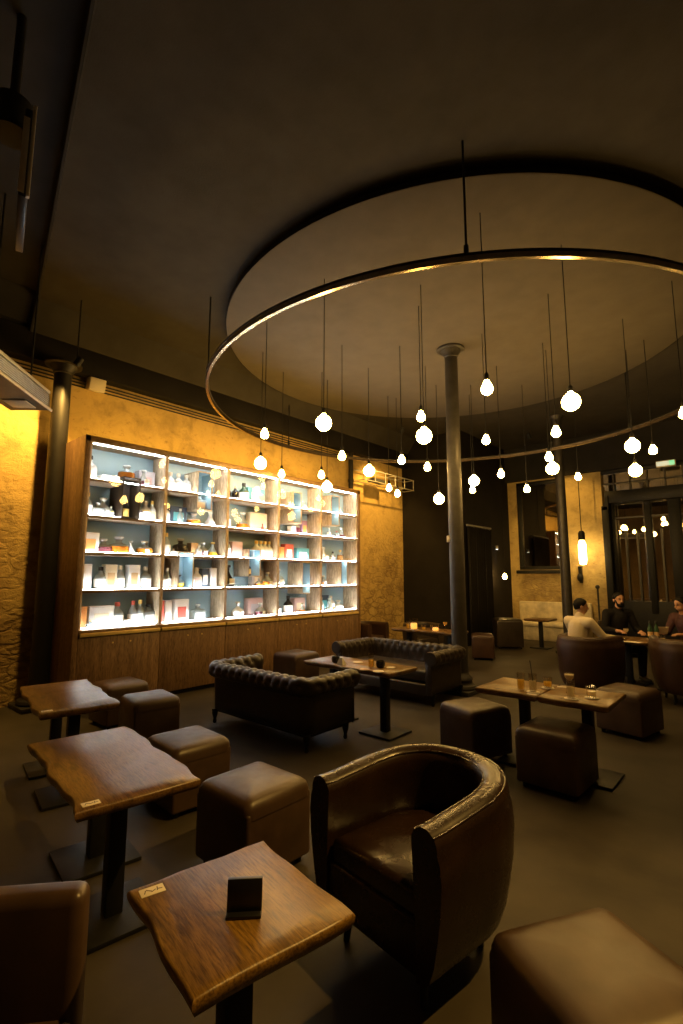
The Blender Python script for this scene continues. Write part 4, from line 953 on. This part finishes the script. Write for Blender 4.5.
# ------------------------------------------------------------------ glasses and small things
def glass_thing(kind, x, y, z, label, drink=None, straw=False, group='drinking glasses'):
    nm = {'highball': 'highball_glass', 'tumbler': 'tumbler', 'coupe': 'wine_glass'}[kind]
    o = empty(nm, (x, y, z)); tag(o, label, 'glass', group)
    if kind == 'highball': pr = [(0.028, 0), (0.030, 0.004), (0.034, 0.15), (0.031, 0.15), (0.027, 0.012)]; liq = [(0.026, 0.013), (0.029, 0.09)]
    elif kind == 'tumbler': pr = [(0.034, 0), (0.036, 0.004), (0.040, 0.09), (0.037, 0.09), (0.033, 0.012)]; liq = [(0.032, 0.013), (0.035, 0.05)]
    else: pr = [(0.036, 0), (0.034, 0.004), (0.005, 0.01), (0.005, 0.085), (0.022, 0.10), (0.042, 0.13), (0.042, 0.165), (0.039, 0.165), (0.037, 0.132), (0.018, 0.104)]; liq = [(0.016, 0.106), (0.036, 0.132), (0.038, 0.155)]
    f = MB(); f.lathe(pr, n=20); f.build('glass_body', M['glass'], o)
    if drink: f = MB(); f.lathe(liq, n=16); f.build('drink', M[drink], o)
    if straw: f = MB(); f.tube([(0.01, 0, 0.015), (-0.02, 0.01, 0.26)], 0.0035, 6); f.build('straw', M['c_black'], o)
    return o
def coaster(x, y, z, label, mat='paper', r=0.055):
    f = MB(); f.lathe([(r, 0), (r + 0.002, 0.002), (r, 0.005), (r - 0.01, 0.0055)], n=24); o = f.build('coaster', M[mat], loc=(x, y, z)); tag(o, label, 'coaster', 'coasters'); return o
TZ = 0.701
coaster(-1.72, 4.49, TZ, 'white coaster under the glass with the straw'); coaster(-1.68, 4.74, TZ, 'white coaster under the low tumbler on the left table')
coaster(-1.395, 4.46, TZ, 'white coaster under the empty highball glass'); coaster(-1.275, 4.60, TZ, 'white coaster under the tumbler nearest the table end')
glass_thing('highball', -1.83, 4.50, TZ, 'highball glass with yellow drink, leftmost on the paired tables', 'd_yellow'); glass_thing('highball', -1.72, 4.49, TZ + 0.006, 'highball glass with a black straw in it', 'd_pale', True)
glass_thing('tumbler', -1.68, 4.74, TZ + 0.006, 'low tumbler on the left table beside the card', 'd_yellow'); glass_thing('highball', -1.395, 4.46, TZ + 0.006, 'empty highball glass in front of the stemmed glass', 'd_pale')
glass_thing('coupe', -1.47, 4.68, TZ, 'stemmed glass holding a creamy pale cocktail', 'c_cream'); glass_thing('tumbler', -1.275, 4.60, TZ + 0.006, 'tumbler on the right table nearest its end', 'd_pale')
f = MB(); f.box((0, 0, 0.001), (0.08, 0.05, 0.002)); o = f.build('table_card', M['paper'], loc=(-1.60, 4.87, TZ), rz=0.3); tag(o, 'small white card beside the low tumbler', 'card')
f = MB(); f.box((0, 0, 0.001), (0.08, 0.05, 0.002)); o = f.build('table_card', M['paper'], loc=(-1.70, 4.405, TZ), rz=0.1); tag(o, 'small white card on the front edge of the paired tables', 'card')
# between the sofas
def votive(x, y, z, label, mat='black_plastic', lit=False):
    o = empty('votive_holder', (x, y, z)); tag(o, label, 'candle holder', 'votive holders')
    f = MB(); f.lathe([(0.03, 0), (0.045, 0.01), (0.052, 0.045), (0.045, 0.075), (0.040, 0.075), (0.044, 0.04), (0.03, 0.014)], n=20); f.build('bowl', M[mat], o)
    f = MB(); f.lathe([(0.026, 0.014), (0.026, 0.035)], n=14); f.build('candle', M['paper'], o)
    if lit: f = MB(); f.lathe([(0.002, 0.036), (0.007, 0.045), (0.002, 0.065)], n=8); f.build('flame', M['flame'], o)
    return o
votive(-4.03, 4.47, TZ, 'black votive bowl at the left of the sofa table'); votive(-3.44, 4.56, TZ, 'black votive bowl at the right of the sofa table')
o = empty('folded_napkin', (-3.88, 4.40, TZ)); tag(o, 'white folded napkin standing beside the left votive', 'napkin')
f = MB(); f.loft([[Vector((-0.05, -0.035, 0)), Vector((0.05, -0.035, 0)), Vector((0.05, 0.035, 0)), Vector((-0.05, 0.035, 0))], [Vector((-0.02, -0.012, 0.08)), Vector((0.02, -0.012, 0.08)), Vector((0.02, 0.012, 0.08)), Vector((-0.02, 0.012, 0.08))]]); f.build('fold', M['paper'], o)
glass_thing('highball', -3.51, 4.48, TZ, 'highball glass of yellow drink on the sofa table', 'd_yellow')
coaster(-3.35, 4.63, TZ, 'white coaster at the far right of the sofa table', r=0.05); coaster(-3.32, 4.36, TZ, 'white coaster on the front corner of the sofa table', r=0.06); coaster(-3.85, 4.66, TZ, 'white coaster in the middle of the sofa table', r=0.06); coaster(-3.50, 4.35, TZ, 'reddish coaster in front of the yellow drink', 'c_tan', 0.055)
# candle lit table at the back
def candle_glass(x, y, z, r, h, label, lit=True):
    o = empty('candle_glass', (x, y, z)); tag(o, label, 'candle', 'candle glasses')
    f = MB(); f.lathe([(r, 0), (r * 1.02, 0.004), (r, h), (r - 0.004, h), (r - 0.004, 0.01)], n=20); f.build('glass_body', M['glass'], o)
    f = MB(); f.lathe([(r * 0.85, 0.01), (r * 0.85, h * 0.55)], n=16); f.build('candle', M['candle'], o)
    return o
candle_glass(-5.45, 8.31, TZ, 0.075, 0.20, 'large glowing candle jar on the back table'); candle_glass(-4.95, 8.28, TZ, 0.065, 0.11, 'short square orange candle glass on the back table')
glass_thing('highball', -5.56, 8.27, TZ, 'highball glass left of the large candle jar', 'd_yellow'); glass_thing('tumbler', -5.20, 8.27, TZ, 'tumbler between the two candle glasses', 'd_yellow'); glass_thing('coupe', -4.84, 8.45, TZ, 'stemmed glass right of the orange candle', 'd_yellow'); glass_thing('tumbler', -5.10, 8.40, TZ, 'dark tumbler behind the orange candle', 'b_plum')

# ------------------------------------------------------------------ people
SK = plain('skin', (0.46, 0.25, 0.15), 0.55, var=0.06)
HAIR = plain('dark_hair', (0.004, 0.003, 0.0025), 0.6, var=0.3, scale=60, bmp=0.5, bscale=160, spec=0.2)
SHW = plain('white_shirt', (0.62, 0.53, 0.38), 0.8, var=0.06, bmp=0.3, bscale=18)
SHB = plain('black_shirt', (0.009, 0.008, 0.009), 0.8, var=0.15, spec=0.15)
SHP = plain('plum_top', (0.05, 0.016, 0.018), 0.8, var=0.3, scale=30)
TRO = plain('dark_trousers', (0.014, 0.014, 0.018), 0.8, var=0.15)
EYE = plain('eye_dark', (0.02, 0.015, 0.012), 0.3, var=0.05)
def person(x, y, face, label, shirt, lh, rh, lean=0.06, turn=0.0, nod=0.0, beard=False, longhair=False, hgt=1.0):
    """seated; local -Y is forward. lh / rh: left and right hand positions in local space (left is +X)"""
    o = empty('person', (x, y, 0), face); tag(o, label, 'person')
    P = dict(pel=Vector((0, 0.05, 0.52)), wai=Vector((0, 0.05 - lean * 0.3, 0.72)), che=Vector((0, 0.03 - lean, 0.95)), nek=Vector((0, 0.02 - lean * 1.25, 1.10)))
    hd = Vector((0, -0.005 - lean * 1.6, 1.255)); Rh = Matrix.Rotation(turn, 3, 'Z') @ Matrix.Rotation(nod, 3, 'X')
    arms = []
    for s, hand in ((1, Vector(lh)), (-1, Vector(rh))):
        sh = P['che'] + Vector((s * 0.185, 0.0, 0.09))
        mid = (sh + hand) / 2; dv = hand - sh; l = dv.length
        bend = math.sqrt(max(0.0004, 0.285 ** 2 - min(l / 2, 0.28) ** 2))
        dn = (Vector((s * 0.45, 0.25, -1)) - dv.normalized() * Vector((s * 0.45, 0.25, -1)).dot(dv.normalized())).normalized()
        arms.append((s, sh, mid + dn * bend, hand))
    legs = []
    for s in (1, -1): legs.append((s, Vector((s * 0.09, 0.03, 0.50)), Vector((s * 0.13, -0.40, 0.50)), Vector((s * 0.13, -0.36, 0.09))))
    H = lambda q: hd + Rh @ Vector(q)
    f = MB()
    f.capsule(P['pel'], P['wai'], 0.135, 0.12); f.capsule(P['wai'], P['che'], 0.12, 0.13); f.capsule(P['nek'] - Vector((0, 0, 0.06)), hd - Vector((0, -0.01, 0.07)), 0.058, 0.052)
    f.capsule(P['che'] + Vector((-0.13, 0, 0.07)), P['che'] + Vector((0.13, 0, 0.07)), 0.075, 0.075)
    f.ball(H((0, 0.005, 0.035)), (0.076, 0.094, 0.088), 18, 14, Rh); f.ball(H((0, -0.022, -0.035)), (0.060, 0.070, 0.078), 18, 12, Rh)   # skull and jaw
    f.capsule(H((0, -0.088, 0.012)), H((0, -0.108, -0.022)), 0.010, 0.014, 8)                                   # nose
    f.capsule(H((-0.02, -0.087, -0.056)), H((0.02, -0.087, -0.056)), 0.008, 0.008, 8)                            # mouth
    f.capsule(H((-0.03, -0.078, 0.028)), H((0.03, -0.078, 0.028)), 0.012, 0.012, 8)                              # brow
    for s in (1, -1): f.ball(H((s * 0.078, 0.008, -0.005)), (0.012, 0.022, 0.032), 10, 8, Rh)
    for s, sh, el, hand in arms:
        f.capsule(sh, el, 0.052, 0.042); d = (hand - el).normalized(); wr = hand - d * 0.02
        f.capsule(el, wr, 0.042, 0.028)
        side = d.cross(Vector((0, 0, 1))).normalized() * s       # towards the thumb for a palm turned down
        up = side.cross(d).normalized() * s
        f.capsule(wr + d * 0.02, wr + d * 0.075, 0.026, 0.024); f.capsule(wr + d * 0.03 - side * 0.022, wr + d * 0.08 - side * 0.028, 0.016, 0.014); f.capsule(wr + d * 0.03 + side * 0.02, wr + d * 0.08 + side * 0.026, 0.018, 0.014)
        for q, (k, ln) in enumerate(((-0.034, 0.055), (-0.012, 0.072), (0.012, 0.076), (0.034, 0.066))):
            a = wr + d * 0.085 + side * k; c = a + d * ln * 0.55 - Vector((0, 0, 0.006)); e = c + d * ln * 0.4 - Vector((0, 0, 0.022))
            f.capsule(a, c, 0.010, 0.009, 8); f.capsule(c, e, 0.009, 0.0078, 8)
        a = wr + d * 0.035 + side * 0.032; c = a + d * 0.03 + side * 0.028; f.capsule(a, c, 0.012, 0.011, 8); f.capsule(c, c + d * 0.03 - Vector((0, 0, 0.008)), 0.011, 0.009, 8)
    for s, hp, kn, an in legs:
        f.capsule(hp, kn, 0.085, 0.058); f.capsule(kn, an, 0.055, 0.038); f.capsule(an + Vector((0, 0.03, -0.04)), an + Vector((0, -0.15, -0.055)), 0.035, 0.028)
    body = f.build('body', SK, o); m = body.modifiers.new('Remesh', 'REMESH'); m.mode = 'VOXEL'; m.voxel_size = 0.0075; m.use_smooth_shade = True
    m = body.modifiers.new('Smooth', 'SMOOTH'); m.factor = 0.5; m.iterations = 3
    f = MB()
    f.capsule(P['pel'] + Vector((0, 0, 0.0)), P['wai'], 0.155, 0.142); f.capsule(P['wai'], P['che'], 0.142, 0.152); f.capsule(P['che'] + Vector((-0.15, 0, 0.075)), P['che'] + Vector((0.15, 0, 0.075)), 0.088, 0.088)
    f.capsule(P['nek'] - Vector((0, 0, 0.05)), P['nek'] + Vector((0, 0.0, 0.02)), 0.085, 0.066)
    for s, sh, el, hand in arms:
        d = (hand - el).normalized(); f.capsule(sh, el, 0.072, 0.056); f.capsule(el, hand - d * 0.06, 0.056, 0.042)
    top = f.build('shirt', shirt, o); m = top.modifiers.new('Remesh', 'REMESH'); m.mode = 'VOXEL'; m.voxel_size = 0.011; m.use_smooth_shade = True
    m = top.modifiers.new('Smooth', 'SMOOTH'); m.factor = 0.5; m.iterations = 4
    f = MB(); f.capsule(P['pel'] + Vector((0, 0, -0.01)), P['pel'] + Vector((0, 0, 0.06)), 0.160, 0.150)
    for s, hp, kn, an in legs: f.capsule(hp, kn, 0.103, 0.075); f.capsule(kn, an + Vector((0, 0, 0.03)), 0.072, 0.055)
    t = f.build('trousers', TRO, o); m = t.modifiers.new('Remesh', 'REMESH'); m.mode = 'VOXEL'; m.voxel_size = 0.012; m.use_smooth_shade = True
    for s, hp, kn, an in legs:
        f = MB(); f.capsule(an + Vector((0, 0.035, -0.04)), an + Vector((0, -0.165, -0.05)), 0.045, 0.038); f.box((an.x, an.y - 0.065, 0.012), (0.085, 0.27, 0.022), 0.01); f.build('shoe', M['black_plastic'], o)
    # hair: a cap that keeps off the face
    f = MB(); n_, m_ = 20, 12; rings = []
    for k in range(m_ + 1):
        th = math.radians(2 + 100 * k / m_); ring = []
        for i in range(n_):
            ph = 2 * PI * i / n_
            sn = math.sin(ph); t2 = th * (1.18 + 0.34 * sn if sn > 0 else 1.18 + 0.68 * sn)
            rd = math.sin(t2) if t2 < PI / 2 else 1.0 - 0.30 * ((t2 - PI / 2) / 1.0) ** 1.5
            rd *= 1.0 + 0.03 * math.sin(i * 7.3 + k * 2.1)
            ring.append(H((0.086 * rd * math.cos(ph), 0.010 + 0.103 * rd * math.sin(ph), 0.034 + 0.098 * math.cos(t2))))
        rings.append(ring)
    f.loft(rings)
    if longhair:
        for s in (-1, 0, 1): f.capsule(H((s * 0.06, 0.05 + 0.02 * (s == 0), 0.03)), H((s * 0.075, 0.06, -0.16)), 0.05, 0.035, 10)
    f.build('hair', HAIR, o, angle=80)
    if beard:
        f = MB(); f.ball(H((0, -0.045, -0.078)), (0.056, 0.056, 0.042), 16, 10, Rh); f.capsule(H((-0.024, -0.096, -0.046)), H((0.024, -0.096, -0.046)), 0.007, 0.007, 8)
        for s in (-1, 1): f.capsule(H((s * 0.058, -0.02, -0.01)), H((s * 0.048, -0.05, -0.07)), 0.014, 0.018, 8)
        f.build('beard', HAIR, o)
    for s in (-1, 1):
        f = MB(); f.ball(H((s * 0.029, -0.083, 0.010)), (0.011, 0.008, 0.006), 10, 6, Rh); f.build('eye', EYE, o)
        f = MB(); f.capsule(H((s * 0.018, -0.088, 0.034)), H((s * 0.044, -0.080, 0.034)), 0.004, 0.004, 6); f.build('eyebrow', HAIR, o)
    o.scale = (hgt, hgt, hgt)
    return o
person(-2.36, 8.06, math.radians(158), 'person in a white shirt seen from behind, reaching across the table', SHW, (0.14, -0.44, 0.74), (-0.30, -0.46, 0.80), 0.05, math.radians(-38), 0.1)
person(-2.20, 9.78, math.radians(42), 'person with a dark beard in a black shirt facing the camera', SHB, (0.16, -0.36, 0.76), (-0.20, -0.34, 0.78), 0.03, 0.0, 0.0, True, hgt=1.04)
person(-1.22, 10.05, math.radians(-22), 'person in a dark plum top reading a white sheet at the right edge', SHP, (0.10, -0.42, 0.79), (-0.16, -0.44, 0.80), 0.10, math.radians(-25), 0.25, False, True)
# chairs for the two on the far side
def side_chair(x, y, rz, label):
    o = empty('dining_chair', (x, y, 0), rz); tag(o, label, 'chair')
    f = MB(); f.box((0, 0, 0.385), (0.46, 0.46, 0.07), 0.02, 3); f.build('seat', M['leather_sofa'], o)
    f = MB(); f.box((0, 0.24, 0.72), (0.46, 0.06, 0.42), 0.02, 3); f.build('backrest', M['leather_sofa'], o)
    for ax in (-1, 1):
        for ay in (-1, 1): f = MB(); f.box((ax * 0.2, ay * 0.2, 0.175), (0.035, 0.035, 0.35), 0.004); f.build('leg', M['iron_black'], o)
side_chair(-2.21, 9.82, math.radians(42), 'black chair under the bearded person'); side_chair(-1.21, 10.08, math.radians(-22), 'black chair under the person reading')
# on their table
f = MB(); f.box((0, 0, 0.0), (0.20, 0.004, 0.14)); o = f.build('menu_sheet', M['paper'], smooth=False); o.location = (-1.53, 9.53, 0.85); o.rotation_euler = (0.6, 0, math.radians(30)); tag(o, 'white menu sheet held up by the person at the right edge', 'menu')
for k, (x, y, rz) in enumerate(((-2.02, 8.78, 0.3), (-1.78, 8.72, -0.2))):
    f = MB(); f.box((0, 0, 0.001), (0.24, 0.17, 0.002)); o = f.build('paper_sheet', M['paper'], loc=(x, y, 0.722), rz=rz, smooth=False); tag(o, ['white paper sheet under the reaching hand', 'white paper sheet at the front edge of the dining table'][k], 'paper')
for k, (x, y) in enumerate(((-1.66, 9.38), (-1.58, 9.42))):
    o = empty('wine_bottle', (x, y, 0.722)); tag(o, ['dark bottle on the dining table, left of two', 'dark bottle on the dining table, right of two'][k], 'bottle', 'bottles on the dining table')
    f = MB(); f.lathe([(0.036, 0), (0.038, 0.004), (0.038, 0.15), (0.03, 0.18), (0.014, 0.21), (0.013, 0.27)], n=16); f.build('body', M['b_green'], o)
    f = MB(); f.lathe([(0.0385, 0.04), (0.0385, 0.11)], n=16, cap=False); f.build('label', M['c_tan'], o)
    f = MB(); f.lathe([(0.0145, 0.24), (0.015, 0.275), (0.012, 0.28)], n=12); f.build('cap', M['c_black'], o)
glass_thing('coupe', -1.95, 9.12, 0.722, 'stemmed glass in front of the bearded person', 'd_pale'); glass_thing('tumbler', -1.45, 9.1, 0.722, 'tumbler on the dining table near the reader', 'd_pale')

# ------------------------------------------------------------------ added spotlights with fittings made up for them
def spot(name, loc, target, energy, size_deg, col, label, blend=0.6, rad=0.04):
    o = empty(name, loc); tag(o, label, 'spotlight')
    d = (Vector(target) - Vector(loc)).normalized(); q = d.to_track_quat('-Z', 'Y')
    f = MB(); R3 = q.to_matrix()
    f.cyl(R3 @ Vector((0, 0, 0.10)), R3 @ Vector((0, 0, -0.03)), 0.04, 0.05, 16); f.build('housing', M['iron_black'], o)
    f = MB(); f.cyl((0, 0, 0.0), (0, 0, 5.54 - loc[2]), 0.009, n=8); f.build('stem', M['iron_black'], o)
    li = bpy.data.lights.new(name + '_light', 'SPOT'); li.energy = energy; li.color = col; li.spot_size = math.radians(size_deg); li.spot_blend = blend; li.shadow_soft_size = rad
    lo = bpy.data.objects.new('lamp', li); COL.objects.link(lo); lo.parent = o; lo.location = R3 @ Vector((0, 0, -0.045)); lo.rotation_euler = q.to_euler()
spot('added_wall_spot', (-7.0, 2.45, 4.60), (-7.85, 0.9, 1.6), 500, 110, WARM, 'added black spotlight brightening the stone left of the column')  # the three wall spots are added to brighten the stone
spot('added_wall_spot', (-6.6, 9.7, 5.2), (-7.85, 10.3, 2.9), 430, 80, WARM, 'added black spotlight brightening the stone beyond the case')
spot('added_wall_spot', (-4.6, 12.6, 5.3), (-4.3, 14.4, 2.6), 230, 75, WARM, 'added black spotlight brightening the end wall above the cream bench')

spot('added_ceiling_spot', (0.9, 3.6, 5.0), (-0.9, 1.7, 0.4), 780, 60, WARM, 'unseen ceiling spotlight added to brighten the front seats')  # unseen lamp added to brighten the near table, pouf and armchair
w = bpy.data.worlds.new('World'); sc.world = w; w.use_nodes = True
w.node_tree.nodes['Background'].inputs['Color'].default_value = (1.0, 0.75, 0.45, 1); w.node_tree.nodes['Background'].inputs['Strength'].default_value = 0.008

# ------------------------------------------------------------------ camera and view
cd = bpy.data.cameras.new('camera'); cam = bpy.data.objects.new('camera', cd); COL.objects.link(cam)
cam.location = (0, 0, 1.7); cam.rotation_euler = (math.radians(97.5), 0, YAW)
cd.sensor_fit = 'VERTICAL'; cd.sensor_height = 36.0; cd.lens = 36.0 * 495 / 1024; cd.clip_start = 0.05
sc.camera = cam
vs = sc.view_settings; vs.view_transform = 'Standard'; vs.look = 'None'; vs.gamma = 1.0; vs.use_curve_mapping = False; vs.exposure = 0.0
sc.cycles.use_denoising = True
sc.cycles.sample_clamp_indirect = 6.0
